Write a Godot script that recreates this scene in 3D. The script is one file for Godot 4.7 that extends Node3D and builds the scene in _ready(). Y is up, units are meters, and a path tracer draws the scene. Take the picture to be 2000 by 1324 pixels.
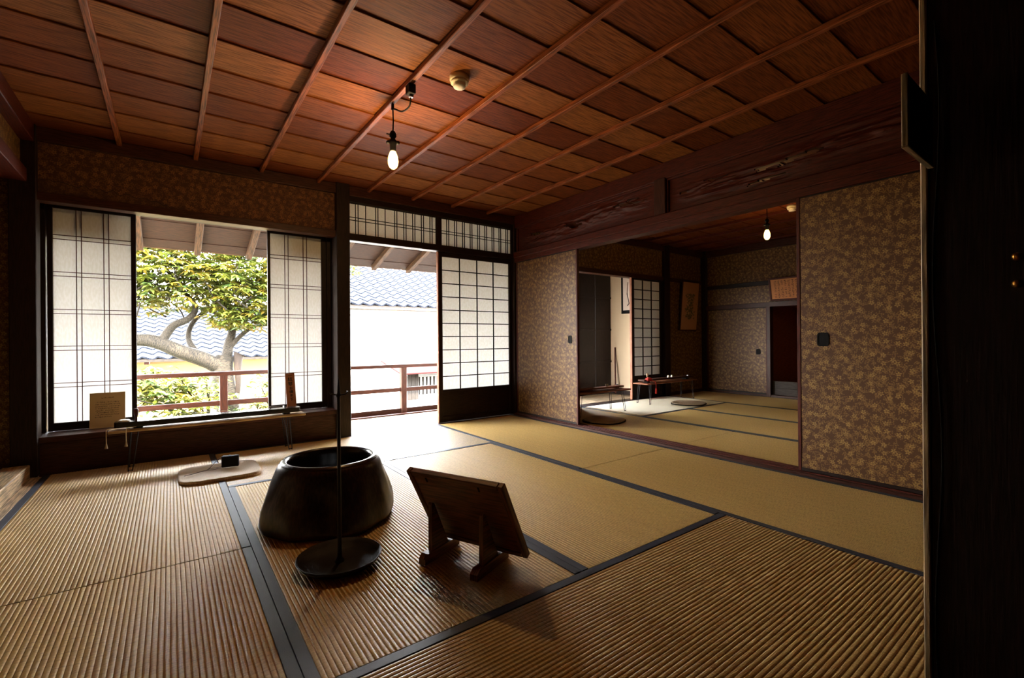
extends Node3D

var rng := RandomNumberGenerator.new()
var used := {}
var M := {}

# ---------------------------------------------------------------- naming and nodes
func numbered(n: String) -> String:
	if not used.has(n):
		used[n] = 0
		return n
	used[n] += 1
	return "%s_%03d" % [n, used[n]]

func tag(o: Node, label: String, category: String, group := "", kind := "") -> void:
	if label != "": o.set_meta("label", label)
	if category != "": o.set_meta("category", category)
	if group != "": o.set_meta("group", group)
	if kind != "": o.set_meta("kind", kind)

func thing(called: String, label: String, category: String, at := Vector3.ZERO, turn := 0.0, group := "") -> Node3D:
	var o := Node3D.new()
	o.name = numbered(called)
	add_child(o)
	o.position = at
	o.rotation.y = turn
	tag(o, label, category, group)
	return o

func struct(called: String, label := "", category := "", at := Vector3.ZERO) -> Node3D:
	var o := thing(called, label, category, at)
	o.set_meta("kind", "structure")
	return o

func obj(called: String, mesh: Mesh, mat: Material, parent: Node, at := Vector3.ZERO, basis := Basis()) -> MeshInstance3D:
	var o := MeshInstance3D.new()
	o.name = called
	o.mesh = mesh
	o.material_override = null
	for i in mesh.get_surface_count():
		o.set_surface_override_material(i, mat)
	parent.add_child(o, true)
	o.transform = Transform3D(basis, at)
	return o

# ---------------------------------------------------------------- mesh builders
func begin() -> SurfaceTool:
	var st := SurfaceTool.new()
	st.begin(Mesh.PRIMITIVE_TRIANGLES)
	return st

func tri(st: SurfaceTool, p: Array, n: Array, uv: Array) -> void:
	var mean: Vector3 = n[0] + n[1] + n[2]
	var order := [0, 1, 2]
	if (p[1] - p[0]).cross(p[2] - p[0]).dot(mean) > 0.0:
		order = [0, 2, 1]
	for k in order:
		st.set_normal(n[k])
		st.set_uv(uv[k])
		st.add_vertex(p[k])

func quad(st: SurfaceTool, a: Vector3, b: Vector3, c: Vector3, d: Vector3, n: Vector3, uv: Array) -> void:
	tri(st, [a, b, c], [n, n, n], [uv[0], uv[1], uv[2]])
	tri(st, [a, c, d], [n, n, n], [uv[0], uv[2], uv[3]])

func put(v: Vector3, axis: int, x: float) -> Vector3:
	v[axis] = x
	return v

# a chamfered box; the grain (u) runs along its longest side
func box_into(st: SurfaceTool, size: Vector3, bevel: float, at := Vector3.ZERO, basis := Basis(), shift := Vector2.ZERO) -> void:
	var h := size / 2.0
	bevel = minf(bevel, minf(h.x, minf(h.y, h.z)) * 0.6)
	var g := size.max_axis_index()
	var flat := func(p: Vector3, axis: int) -> Vector2:
		var a := (axis + 1) % 3
		var b := (axis + 2) % 3
		if b == g:
			var t := a
			a = b
			b = t
		return Vector2(p[a], p[b]) + shift
	for axis in 3:
		var a := (axis + 1) % 3
		var b := (axis + 2) % 3
		for s in [-1.0, 1.0]:
			var c := []
			for k in [[-1, -1], [1, -1], [1, 1], [-1, 1]]:
				var p := Vector3.ZERO
				p[axis] = s * h[axis]
				p[a] = k[0] * (h[a] - bevel)
				p[b] = k[1] * (h[b] - bevel)
				c.append(p)
			var n := Vector3.ZERO
			n[axis] = s
			var uv := []
			for p in c: uv.append(flat.call(p, axis))
			quad(st, at + basis * c[0], at + basis * c[1], at + basis * c[2], at + basis * c[3], basis * n, uv)
		if bevel <= 0.0:
			continue
		# four edges that run along this axis
		for sa in [-1.0, 1.0]:
			for sb in [-1.0, 1.0]:
				var c := []
				for e in [[-1, 0], [1, 0], [1, 1], [-1, 1]]:
					var p := Vector3.ZERO
					p[axis] = e[0] * (h[axis] - bevel)
					p[a] = sa * (h[a] - (bevel if e[1] == 1 else 0.0))
					p[b] = sb * (h[b] - (bevel if e[1] == 0 else 0.0))
					c.append(p)
				var n := Vector3.ZERO
				n[a] = sa
				n[b] = sb
				var uv := []
				for p in c: uv.append(flat.call(p, a))
				quad(st, at + basis * c[0], at + basis * c[1], at + basis * c[2], at + basis * c[3], basis * n.normalized(), uv)
	if bevel > 0.0:
		for sx in [-1.0, 1.0]:
			for sy in [-1.0, 1.0]:
				for sz in [-1.0, 1.0]:
					var s := Vector3(sx, sy, sz)
					var i := h - Vector3.ONE * bevel
					var p := [s * Vector3(h.x, i.y, i.z), s * Vector3(i.x, h.y, i.z), s * Vector3(i.x, i.y, h.z)]
					var n: Vector3 = basis * s.normalized()
					tri(st, [at + basis * p[0], at + basis * p[1], at + basis * p[2]], [n, n, n], [shift, shift, shift])

func chance_shift() -> Vector2:
	return Vector2(rng.randf_range(-4, 4), rng.randf_range(-4, 4))

func box_mesh(size: Vector3, bevel := 0.002) -> ArrayMesh:
	var st := begin()
	box_into(st, size, bevel, Vector3.ZERO, Basis(), chance_shift())
	return st.commit()

func bx(parent: Node, called: String, mat: Material, at: Vector3, size: Vector3, bevel := 0.002, basis := Basis()) -> MeshInstance3D:
	return obj(called, box_mesh(size, bevel), mat, parent, at, basis)

# a box given by its two corners
func span(parent: Node, called: String, mat: Material, a: Vector3, b: Vector3, bevel := 0.002) -> MeshInstance3D:
	return bx(parent, called, mat, (a + b) / 2.0, (b - a).abs(), bevel)

# profile of (radius, height) turned about y; wobble(angle, height) scales the radius
func lathe(profile: Array, sides := 32, wobble = null, uvs := Vector2(1, 1)) -> ArrayMesh:
	var st := begin()
	st.set_smooth_group(0)
	var ring := []
	for k in profile.size():
		var row := []
		for i in sides + 1:
			var a := TAU * (i % sides) / sides
			var r: float = profile[k][0]
			var y: float = profile[k][1]
			if wobble != null:
				r *= wobble.call(a, y)
			row.append(Vector3(cos(a) * r, y, sin(a) * r))
		ring.append(row)
	for k in profile.size() - 1:
		for i in sides:
			var p := [ring[k][i], ring[k][i + 1], ring[k + 1][i + 1], ring[k + 1][i]]
			var w := [Vector2(float(i) / sides, k), Vector2(float(i + 1) / sides, k), Vector2(float(i + 1) / sides, k + 1), Vector2(float(i) / sides, k + 1)]
			for t in [[0, 1, 2], [0, 2, 3]]:
				for q in t:
					st.set_uv(w[q] * uvs)
					st.add_vertex(p[q])
	st.index()
	st.generate_normals()
	return st.commit()

func tube_into(st: SurfaceTool, pts: Array, radii: Array, sides := 8) -> void:
	var rows := []
	var side := Vector3.ZERO
	for k in pts.size():
		var d: Vector3 = (pts[mini(k + 1, pts.size() - 1)] - pts[maxi(k - 1, 0)]).normalized()
		if side == Vector3.ZERO:
			side = d.cross(Vector3.UP if absf(d.y) < 0.9 else Vector3.RIGHT).normalized()
		side = (side - d * side.dot(d)).normalized()
		var other := d.cross(side)
		var row := []
		for i in sides + 1:
			var a := TAU * i / sides
			var n := side * cos(a) + other * sin(a)
			row.append([pts[k] + n * radii[k], n, Vector2(k * 0.15, float(i) / sides * 0.1)])
		rows.append(row)
	for k in rows.size() - 1:
		for i in sides:
			var q := [rows[k][i], rows[k][i + 1], rows[k + 1][i + 1], rows[k + 1][i]]
			for t in [[0, 1, 2], [0, 2, 3]]:
				tri(st, [q[t[0]][0], q[t[1]][0], q[t[2]][0]], [q[t[0]][1], q[t[1]][1], q[t[2]][1]], [q[t[0]][2], q[t[1]][2], q[t[2]][2]])
	for e in [0, rows.size() - 1]:
		var n: Vector3 = (pts[e] - pts[1 if e == 0 else e - 1]).normalized()
		for i in sides:
			tri(st, [pts[e], rows[e][i][0], rows[e][i + 1][0]], [n, n, n], [Vector2.ZERO, Vector2.ZERO, Vector2.ZERO])

func tube(pts: Array, radius, sides := 8) -> ArrayMesh:
	var st := begin()
	var radii := []
	for k in pts.size(): radii.append(radius if radius is float else radius[k])
	tube_into(st, pts, radii, sides)
	return st.commit()

# smooth curve through points
func curve(pts: Array, steps := 6) -> Array:
	var out := []
	for k in pts.size() - 1:
		var a: Vector3 = pts[maxi(k - 1, 0)]
		var b: Vector3 = pts[k]
		var c: Vector3 = pts[k + 1]
		var d: Vector3 = pts[mini(k + 2, pts.size() - 1)]
		for i in steps:
			out.append(b.cubic_interpolate(c, a, d, float(i) / steps))
	out.append(pts[-1])
	return out

# outline in x, y pulled along z by depth (centred)
func prism(outline: PackedVector2Array, depth: float) -> ArrayMesh:
	var st := begin()
	var idx := Geometry2D.triangulate_polygon(outline)
	for s in [-1.0, 1.0]:
		var n := Vector3(0, 0, s)
		for k in range(0, idx.size(), 3):
			var p := []
			var uv := []
			for j in 3:
				var q := outline[idx[k + j]]
				p.append(Vector3(q.x, q.y, s * depth / 2))
				uv.append(q)
			tri(st, p, [n, n, n], uv)
	var turn := 1.0 if Geometry2D.is_polygon_clockwise(outline) else -1.0
	for k in outline.size():
		var a := outline[k]
		var b := outline[(k + 1) % outline.size()]
		var d := (b - a).normalized()
		var n := Vector3(-d.y, d.x, 0) * turn
		quad(st, Vector3(a.x, a.y, -depth / 2), Vector3(b.x, b.y, -depth / 2), Vector3(b.x, b.y, depth / 2), Vector3(a.x, a.y, depth / 2), n, [Vector2(0, 0), Vector2(a.distance_to(b), 0), Vector2(a.distance_to(b), depth), Vector2(0, depth)])
	return st.commit()

# ---------------------------------------------------------------- textures and materials
func noise_tex(freq: float, octaves: int, colors: Array, at: Array, seed_: int, size := 512, normal := false, strength := 4.0) -> NoiseTexture2D:
	var n := FastNoiseLite.new()
	n.noise_type = FastNoiseLite.TYPE_SIMPLEX_SMOOTH
	n.frequency = freq
	n.fractal_octaves = octaves
	n.seed = seed_
	var t := NoiseTexture2D.new()
	t.width = size
	t.height = size
	t.seamless = true
	t.noise = n
	if normal:
		t.as_normal_map = true
		t.bump_strength = strength
	elif colors.size():
		var g := Gradient.new()
		g.offsets = PackedFloat32Array(at)
		g.colors = PackedColorArray(colors)
		t.color_ramp = g
	return t

func c8(r: float, g: float, b: float) -> Color:
	return Color(r / 255.0, g / 255.0, b / 255.0)

func plain(color: Color, rough := 0.6, metal := 0.0) -> StandardMaterial3D:
	var m := StandardMaterial3D.new()
	m.albedo_color = color
	m.roughness = rough
	m.metallic = metal
	return m

func wood(tex: Texture2D, tint: Color, rough := 0.5, scale := Vector2(0.45, 7.0), relief: Texture2D = null, depth := 0.05) -> StandardMaterial3D:
	var m := plain(tint, rough)
	m.albedo_texture = tex
	m.uv1_scale = Vector3(scale.x, scale.y, 1)
	if relief:
		m.heightmap_enabled = true
		m.heightmap_texture = relief
		m.heightmap_scale = depth
	return m

func dot(im: Image, x: float, y: float, r: float, c: Color) -> void:
	var s := im.get_width()
	for j in range(floori(y - r), ceili(y + r) + 1):
		for i in range(floori(x - r), ceili(x + r) + 1):
			var d := Vector2(i - x, j - y).length()
			if d <= r + 0.5:
				var px := posmod(i, s)
				var py := posmod(j, im.get_height())
				im.set_pixel(px, py, im.get_pixel(px, py).lerp(c, clampf(r + 0.5 - d, 0, 1) * c.a))

# flowering vine printed in pale ink on brown paper
func wallpaper_image() -> Image:
	var s := 768
	var im := Image.create(s, s, false, Image.FORMAT_RGB8)
	im.fill(c8(100, 66, 34))
	var grain := FastNoiseLite.new()
	grain.frequency = 0.15
	for j in s:
		for i in s:
			im.set_pixel(i, j, im.get_pixel(i, j).lightened(0.06 * (0.5 + grain.get_noise_2d(i, j * 3.0))))
	var ink := c8(176, 148, 100)
	for k in 760:
		var p := Vector2(rng.randf() * s, rng.randf() * s)
		var a := rng.randf() * TAU
		var bend := rng.randf_range(0.10, 0.22) * (1 if rng.randf() < 0.5 else -1)
		for q in 26:
			dot(im, p.x, p.y, 1.5, Color(ink, 0.75))
			if q % 7 == 3:
				var side := Vector2.from_angle(a + PI / 2 * (1 if q % 2 == 0 else -1)) * 5.5
				dot(im, p.x + side.x, p.y + side.y, 3.4, Color(ink, 0.8))
			p += Vector2.from_angle(a) * 2.2
			a += bend
	for gy in 9:
		for gx in 9:
			var p := Vector2((gx + 0.5 * (gy % 2) + rng.randf_range(-0.42, 0.42)) * s / 9.0, (gy + rng.randf_range(-0.42, 0.42)) * s / 9.0)
			var t := rng.randf() * TAU
			for f in 5:
				var d := Vector2.from_angle(t + f * TAU / 5)
				for w in [9.0, 13.0, 17.0]:
					dot(im, p.x + d.x * w, p.y + d.y * w, 6.2 - absf(w - 12.0) * 0.25, Color(c8(198, 174, 126), 0.6))
			dot(im, p.x, p.y, 4.0, c8(130, 98, 58))
	return im

# strokes of a brush on a 10 x 10 field for each written sign
const SIGNS := {
	"一": [[1, 5, 9, 4.6]],
	"絃": [[2.5, .5, 1, 2.8], [1, 2.8, 3, 3.2], [3.4, 1.6, 1, 5], [1, 5, 4, 4.6], [2.4, 5, 2.4, 9.5], [1, 6.5, .6, 8.5], [3.6, 6.4, 4, 8], [5, 2.2, 9.6, 2.2], [7.2, .6, 7.2, 2.2], [7, 2.6, 5.6, 5], [5.6, 5, 8, 5], [8.2, 3.6, 5.6, 8.6], [5.6, 8.6, 9, 8.2], [8.2, 6.6, 9.4, 9.4]],
	"琴": [[.8, .8, 4.4, .8], [1, 2.4, 4.2, 2.4], [.6, 4.2, 4.6, 4], [2.6, .8, 2.6, 4], [5.6, .8, 9.2, .8], [5.6, 2.4, 9, 2.4], [5.2, 4.2, 9.6, 4], [7.4, .8, 7.4, 4], [5, 4, .8, 7], [5, 4, 9.4, 7], [3.4, 6.4, 6.8, 6.4], [2.8, 7.8, 7.2, 7.8], [7.2, 7.8, 5.4, 9.8]],
	"お": [[1.4, 3, 7, 2.6], [4, .8, 4, 8.4], [4, 8.4, 2, 8.6], [2, 8.6, 1.8, 7], [1.8, 7, 5, 5.2], [5, 5.2, 8.4, 6], [8.4, 6, 8, 8.6], [8, 8.6, 5.8, 9.2], [7.8, 1.8, 9.2, 3.4]],
	"弾": [[.8, 1, 4, 1], [4, 1, 4, 3.6], [4, 3.6, 1, 3.6], [1, 3.6, .8, 6], [.8, 6, 4, 6], [4, 6, 3.6, 9.4], [3.6, 9.4, 2.4, 8.8], [5.6, .6, 6, 1.8], [7.2, .4, 7.4, 1.6], [9.2, .4, 8.4, 2], [5.4, 2.6, 9.2, 2.6], [5.4, 4, 9.2, 4], [5.4, 5.6, 9.2, 5.6], [5.4, 2.6, 5.4, 5.6], [9.2, 2.6, 9.2, 5.6], [4.8, 7.4, 9.8, 7.2], [7.3, 2.6, 7.3, 9.8]],
	"き": [[2, 2.4, 8, 1.8], [1.8, 4.4, 8.4, 3.8], [4.4, .8, 7, 6.4], [7, 6.4, 5, 5.8], [2.6, 7, 3.2, 8.6], [3.2, 8.6, 7, 9]],
	"下": [[1, 1.4, 9.2, 1.2], [5, 1.2, 5, 9.6], [5.4, 4, 7.6, 5.8]],
}

func ink_line(im: Image, a: Vector2, b: Vector2, r: float, c: Color) -> void:
	var n := ceili(a.distance_to(b) / maxf(r * 0.6, 0.5)) + 1
	for k in n + 1:
		var p := a.lerp(b, float(k) / n)
		for j in range(floori(p.y - r), ceili(p.y + r) + 1):
			for i in range(floori(p.x - r), ceili(p.x + r) + 1):
				if Vector2(i - p.x, j - p.y).length() <= r + 0.3 and i >= 0 and j >= 0 and i < im.get_width() and j < im.get_height():
					im.set_pixel(i, j, c)

func write_sign(im: Image, ch: String, at: Vector2, size: float, r: float, c: Color) -> void:
	for s in SIGNS[ch]:
		ink_line(im, at + Vector2(s[0], s[1]) * size / 10.0, at + Vector2(s[2], s[3]) * size / 10.0, r, c)

# a small character made of a few short strokes, as fine print reads from afar
func small_char(im: Image, at: Vector2, size: float, c: Color) -> void:
	for k in rng.randi_range(4, 6):
		var a := Vector2(rng.randf(), rng.randf()) * size
		var b := Vector2(rng.randf() * size, a.y) if rng.randf() < 0.55 else Vector2(a.x, rng.randf() * size)
		ink_line(im, at + a, at + b, size * 0.06, c)

func picture(im: Image, rough := 0.7) -> StandardMaterial3D:
	var m := plain(Color.WHITE, rough)
	m.albedo_texture = ImageTexture.create_from_image(im)
	m.texture_repeat = false
	return m

# flat sheet of w x h facing +z, with the picture upright on it
func sheet(w: float, h: float) -> ArrayMesh:
	var st := begin()
	quad(st, Vector3(-w / 2, -h / 2, 0), Vector3(w / 2, -h / 2, 0), Vector3(w / 2, h / 2, 0), Vector3(-w / 2, h / 2, 0), Vector3(0, 0, 1), [Vector2(0, 1), Vector2(1, 1), Vector2(1, 0), Vector2(0, 0)])
	return st.commit()

func make_materials() -> void:
	var fine := noise_tex(0.02, 5, [c8(150, 150, 150), c8(225, 225, 225), c8(255, 255, 255)], [0.25, 0.55, 0.8], 3)
	var streak := noise_tex(0.03, 5, [c8(178, 166, 160), c8(226, 220, 216), c8(255, 255, 255)], [0.28, 0.5, 0.75], 11)
	var relief := noise_tex(0.03, 4, [], [], 7)
	M.dark = wood(streak, c8(72, 38, 26), 0.45, Vector2(0.5, 8), relief, 0.02)
	M.darker = wood(streak, c8(38, 22, 17), 0.5, Vector2(0.5, 8), relief, 0.04)
	M.red = wood(streak, c8(86, 32, 18), 0.5, Vector2(0.5, 8), relief, 0.04)
	M.pale = wood(fine, c8(212, 180, 138), 0.5, Vector2(0.5, 9), relief, 0.03)
	M.cedar = wood(streak, c8(158, 92, 54), 0.5, Vector2(0.5, 9), relief, 0.04)
	M.easel = wood(fine, c8(128, 72, 46), 0.5, Vector2(0.6, 8), relief, 0.03)
	M.rail = wood(streak, c8(90, 42, 20), 0.55, Vector2(0.6, 8), relief, 0.06)
	M.eave = wood(streak, c8(68, 36, 22), 0.75, Vector2(0.6, 6), relief, 0.1)
	M.rafter = wood(fine, c8(102, 68, 44), 0.7, Vector2(0.6, 7), relief, 0.08)
	M.plank = wood(fine, c8(206, 182, 148), 0.35, Vector2(0.5, 8), relief, 0.03)
	M.boards = []
	for t in [c8(136, 78, 34), c8(116, 58, 24), c8(148, 91, 44), c8(122, 63, 27), c8(132, 72, 31), c8(110, 52, 21)]:
		M.boards.append(wood(streak, t, 0.62, Vector2(0.35, 7), relief, 0.012))
		M.boards[-1].metallic_specular = 0.25
	M.batten = wood(fine, c8(158, 86, 46), 0.5, Vector2(0.5, 12), relief, 0.03)
	for k in ["red", "dark", "darker", "batten"]:
		M[k].metallic_specular = 0.35
	# woven rush: fibres lie across the ribs, so the sheen is drawn out along the ribs
	var rush := noise_tex(0.045, 3, [c8(186, 176, 160), c8(240, 236, 226), c8(255, 255, 255)], [0.2, 0.5, 0.8], 21)
	M.rush = plain(c8(206, 174, 110), 0.42)
	M.rush.metallic_specular = 0.7
	M.rush.albedo_texture = rush
	M.rush.uv1_scale = Vector3(14, 1.1, 1)
	M.rush.heightmap_enabled = true
	M.rush.heightmap_texture = noise_tex(0.06, 2, [], [], 5)
	M.rush.heightmap_scale = 0.03
	M.rush.anisotropy_enabled = true
	M.rush.anisotropy = 0.88
	M.heri = plain(c8(28, 34, 50), 0.55)
	M.heri.rim_enabled = true
	M.heri.rim = 0.15
	M.heri.heightmap_enabled = true
	M.heri.heightmap_texture = noise_tex(0.12, 2, [], [], 6)
	M.heri.heightmap_scale = 0.03
	M.heri.uv1_scale = Vector3(6, 6, 1)
	var wpi := wallpaper_image()
	var wp := ImageTexture.create_from_image(wpi)
	M.paper_wall = plain(c8(202, 182, 140), 0.52)
	M.paper_wall.metallic_specular = 0.45
	M.paper_wall.albedo_texture = wp
	M.paper_wall.uv1_scale = Vector3(1 / 0.5, 1 / 0.5, 1)
	var fi := Image.create(1900, 360, false, Image.FORMAT_RGB8)
	var small: Image = wpi.duplicate()
	small.resize(550, 550, Image.INTERPOLATE_CUBIC)
	for k in 4: fi.blit_rect(small, Rect2i(0, 40, 550, 360), Vector2i(k * 550, 0))
	# water stain with a wavy brown rim at the lower left, cracks at the right end
	var wob := FastNoiseLite.new()
	wob.frequency = 0.012
	for x in 760:
		var top := 268 + 46.0 * x / 760.0 + 26 * wob.get_noise_1d(x) + (40.0 * smoothstep(560, 760, x))
		for y in range(int(top), 360):
			fi.set_pixel(x, y, fi.get_pixel(x, y).lerp(c8(96, 78, 44), 0.35))
		ink_line(fi, Vector2(x, top), Vector2(x, top), 2.2, c8(66, 46, 24))
	for crack in [[Vector2(1560, 330), Vector2(1640, 290), Vector2(1660, 240), Vector2(1655, 60)], [Vector2(1752, 10), Vector2(1756, 190)], [Vector2(1810, 20), Vector2(1846, 120), Vector2(1836, 240), Vector2(1880, 268)]]:
		var q := []
		for c in crack: q.append(Vector3(c.x, c.y, 0))
		var line := curve(q, 8)
		for k in line.size() - 1:
			ink_line(fi, Vector2(line[k].x + 5 * sin(k * 1.7), line[k].y), Vector2(line[k + 1].x + 5 * sin((k + 1) * 1.7), line[k + 1].y), 1.4, c8(70, 50, 28))
	M.frieze = picture(fi, 0.7)
	M.frieze.albedo_color = c8(178, 142, 112)
	M.shoji = plain(c8(232, 231, 226), 0.9)
	M.shoji.albedo_texture = noise_tex(0.02, 4, [c8(247, 246, 242), c8(255, 255, 255)], [0.3, 0.7], 31)
	M.shoji.uv1_scale = Vector3(3, 3, 1)
	M.shoji.backlight_enabled = true
	M.shoji.backlight = Color(0.5, 0.5, 0.5)
	M.plaster = plain(c8(206, 186, 158), 0.9)
	M.felt = plain(c8(232, 220, 190), 0.9)
	M.iron = plain(c8(34, 30, 34), 0.42, 0.6)
	M.iron.heightmap_enabled = true
	M.iron.heightmap_texture = relief
	M.iron.heightmap_scale = 0.03
	M.iron.uv1_scale = Vector3(3, 3, 1)
	M.black = plain(c8(12, 11, 12), 0.6)
	M.black.metallic_specular = 0.25
	M.lacquer = plain(c8(22, 16, 14), 0.22)
	M.stump = plain(c8(54, 34, 26), 0.3)
	M.stump.albedo_texture = noise_tex(0.02, 4, [c8(120, 100, 92), c8(255, 255, 255)], [0.3, 0.7], 41)
	M.stump.uv1_scale = Vector3(3, 0.3, 1)
	M.steel = plain(c8(150, 150, 155), 0.3, 1.0)
	M.brass = plain(c8(190, 140, 70), 0.3, 1.0)
	M.cream = plain(c8(226, 216, 186), 0.5)
	M.white = plain(c8(230, 226, 218), 0.5)
	M.red_cord = plain(c8(176, 26, 18), 0.7)
	M.weave = plain(c8(200, 178, 146), 0.8)
	M.weave.albedo_texture = noise_tex(0.08, 3, [c8(170, 160, 150), c8(255, 255, 255)], [0.3, 0.7], 51)
	M.weave.uv1_scale = Vector3(9, 3, 1)
	M.weave.heightmap_enabled = true
	M.weave.heightmap_texture = noise_tex(0.1, 2, [], [], 52)
	M.weave.heightmap_scale = 0.06
	M.bulb = plain(c8(255, 236, 190), 0.4)
	M.bulb.emission_enabled = true
	M.bulb.emission = Color(1.0, 0.80, 0.46)
	M.bulb.emission_energy_multiplier = 7.0
	M.limewash = plain(c8(238, 238, 234), 0.9)
	M.cream_wall = plain(c8(184, 154, 104), 0.9)
	M.tile = plain(c8(40, 45, 56), 0.8)
	M.tile.metallic_specular = 0.3
	M.tile.albedo_texture = noise_tex(0.03, 3, [c8(170, 172, 178), c8(255, 255, 255)], [0.3, 0.7], 61)
	M.tile.uv1_scale = Vector3(2, 2, 1)
	M.bark = plain(c8(56, 49, 39), 0.9)
	M.bark.albedo_texture = noise_tex(0.03, 5, [c8(120, 112, 100), c8(210, 206, 190), c8(255, 250, 235)], [0.3, 0.5, 0.75], 71)
	M.bark.uv1_scale = Vector3(2, 6, 1)
	M.bark.heightmap_enabled = true
	M.bark.heightmap_texture = relief
	M.bark.heightmap_scale = 0.6
	M.cut_bark = wood(streak, c8(54, 42, 32), 0.9, Vector2(1, 30), relief, 0.4)
	M.leaf = plain(Color.WHITE, 0.45)
	M.leaf.vertex_color_use_as_albedo = true
	M.leaf.backlight_enabled = true
	M.leaf.backlight = Color(0.7, 0.7, 0.7)
	M.ground = plain(c8(74, 68, 50), 0.95)
	M.ground.albedo_texture = fine
	M.ground.uv1_triplanar = true
	M.grey_plank = wood(streak, c8(70, 64, 58), 0.8, Vector2(0.5, 6))
	M.red_roof = plain(c8(62, 32, 31), 0.8)
	M.red_roof.metallic_specular = 0.2
	M.shed_board = wood(streak, c8(52, 47, 42), 0.9, Vector2(0.5, 6))
	M.shed_wall = plain(c8(168, 170, 168), 0.9)

# ---------------------------------------------------------------- mats
func rush_mesh(l: float, w: float, edge: float) -> ArrayMesh:
	var st := begin()
	var inner := w - 2 * edge
	var n := roundi(inner / 0.0148)
	var pitch := inner / n
	var deep := 0.0021
	var steps := [0.0, 0.04, 0.09, 0.16, 0.26, 0.5, 0.74, 0.84, 0.91, 0.96, 1.0]
	var at := func(t: float) -> Vector2: return Vector2(-deep * pow(1.0 - sin(PI * t), 2.0), deep * 2.0 * (1.0 - sin(PI * t)) * PI * cos(PI * t) / pitch)
	for k in n:
		for i in steps.size() - 1:
			var a: Vector2 = at.call(steps[i])
			var b: Vector2 = at.call(steps[i + 1])
			var za: float = -inner / 2 + (k + steps[i]) * pitch
			var zb: float = -inner / 2 + (k + steps[i + 1]) * pitch
			var na := Vector3(0, 1, -a.y).normalized()
			var nb := Vector3(0, 1, -b.y).normalized()
			var p := [Vector3(-l / 2, a.x, za), Vector3(l / 2, a.x, za), Vector3(l / 2, b.x, zb), Vector3(-l / 2, b.x, zb)]
			var u := [Vector2(-l / 2, za), Vector2(l / 2, za), Vector2(l / 2, zb), Vector2(-l / 2, zb)]
			tri(st, [p[0], p[1], p[2]], [na, na, nb], [u[0], u[1], u[2]])
			tri(st, [p[0], p[2], p[3]], [na, nb, nb], [u[0], u[2], u[3]])
	box_into(st, Vector3(l, 0.05, w), 0.0, Vector3(0, -0.0275, 0))
	return st.commit()

func lay_mat(parent: Node, x0: float, x1: float, z0: float, z1: float, along_z: bool) -> void:
	var gap := 0.0016
	var l := (z1 - z0 if along_z else x1 - x0) - 0.009
	var w := (x1 - x0 if along_z else z1 - z0) - 2 * gap
	var edge := 0.034
	var turn := Basis(Vector3.UP, PI / 2 if along_z else 0.0)
	var m := obj("tatami_mat", rush_mesh(l, w, edge), M.rush, parent, Vector3((x0 + x1) / 2, 0, (z0 + z1) / 2), turn)
	for s in [-1, 1]:
		bx(m, "cloth_border", M.heri, Vector3(0, -0.012, s * (w / 2 - edge / 2 + 0.0006)), Vector3(l, 0.027, edge), 0.001)

# ---------------------------------------------------------------- screens
# upright paper screen in a plane of constant z, seen from +z; verticals and horizontals are lists of bar centres
func screen(called: String, label: String, category: String, x0: float, x1: float, y0: float, y1: float, z: float, paper: Array, verticals: Array, horizontals: Array, bar: float, frame: Material, bars: Material, panel_top := 0.0) -> Node3D:
	var o := struct(called, label, category, Vector3((x0 + x1) / 2, y0, z))
	var c := Vector3((x0 + x1) / 2, y0, z)
	var t := 0.028
	span(o, "stile", frame, Vector3(x0, y0, z - t / 2) - c, Vector3(paper[0], y1, z + t / 2) - c)
	span(o, "stile", frame, Vector3(paper[1], y0, z - t / 2) - c, Vector3(x1, y1, z + t / 2) - c)
	span(o, "top_rail", frame, Vector3(paper[0], paper[3], z - t / 2) - c, Vector3(paper[1], y1, z + t / 2) - c)
	span(o, "bottom_rail", frame, Vector3(paper[0], y0 if panel_top == 0.0 else panel_top, z - t / 2) - c, Vector3(paper[1], paper[2], z + t / 2) - c)
	if panel_top > 0.0:
		span(o, "lower_panel", frame, Vector3(paper[0], y0 + 0.06, z - 0.008) - c, Vector3(paper[1], panel_top, z + 0.002) - c, 0.0)
		span(o, "foot_rail", frame, Vector3(paper[0], y0, z - t / 2) - c, Vector3(paper[1], y0 + 0.06, z + t / 2) - c)
	var s := sheet(paper[1] - paper[0] + 0.012, paper[3] - paper[2] + 0.012)
	obj("paper", s, M.shoji, o, Vector3((paper[0] + paper[1]) / 2, (paper[2] + paper[3]) / 2, z - 0.006) - c)
	for x in verticals:
		span(o, "lattice_bar", bars, Vector3(x - bar / 2, paper[2], z - 0.004) - c, Vector3(x + bar / 2, paper[3], z + 0.009) - c, 0.0008)
	for y in horizontals:
		span(o, "lattice_bar", bars, Vector3(paper[0], y - bar / 2, z - 0.004) - c, Vector3(paper[1], y + bar / 2, z + 0.0084) - c, 0.0008)
	return o

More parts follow.
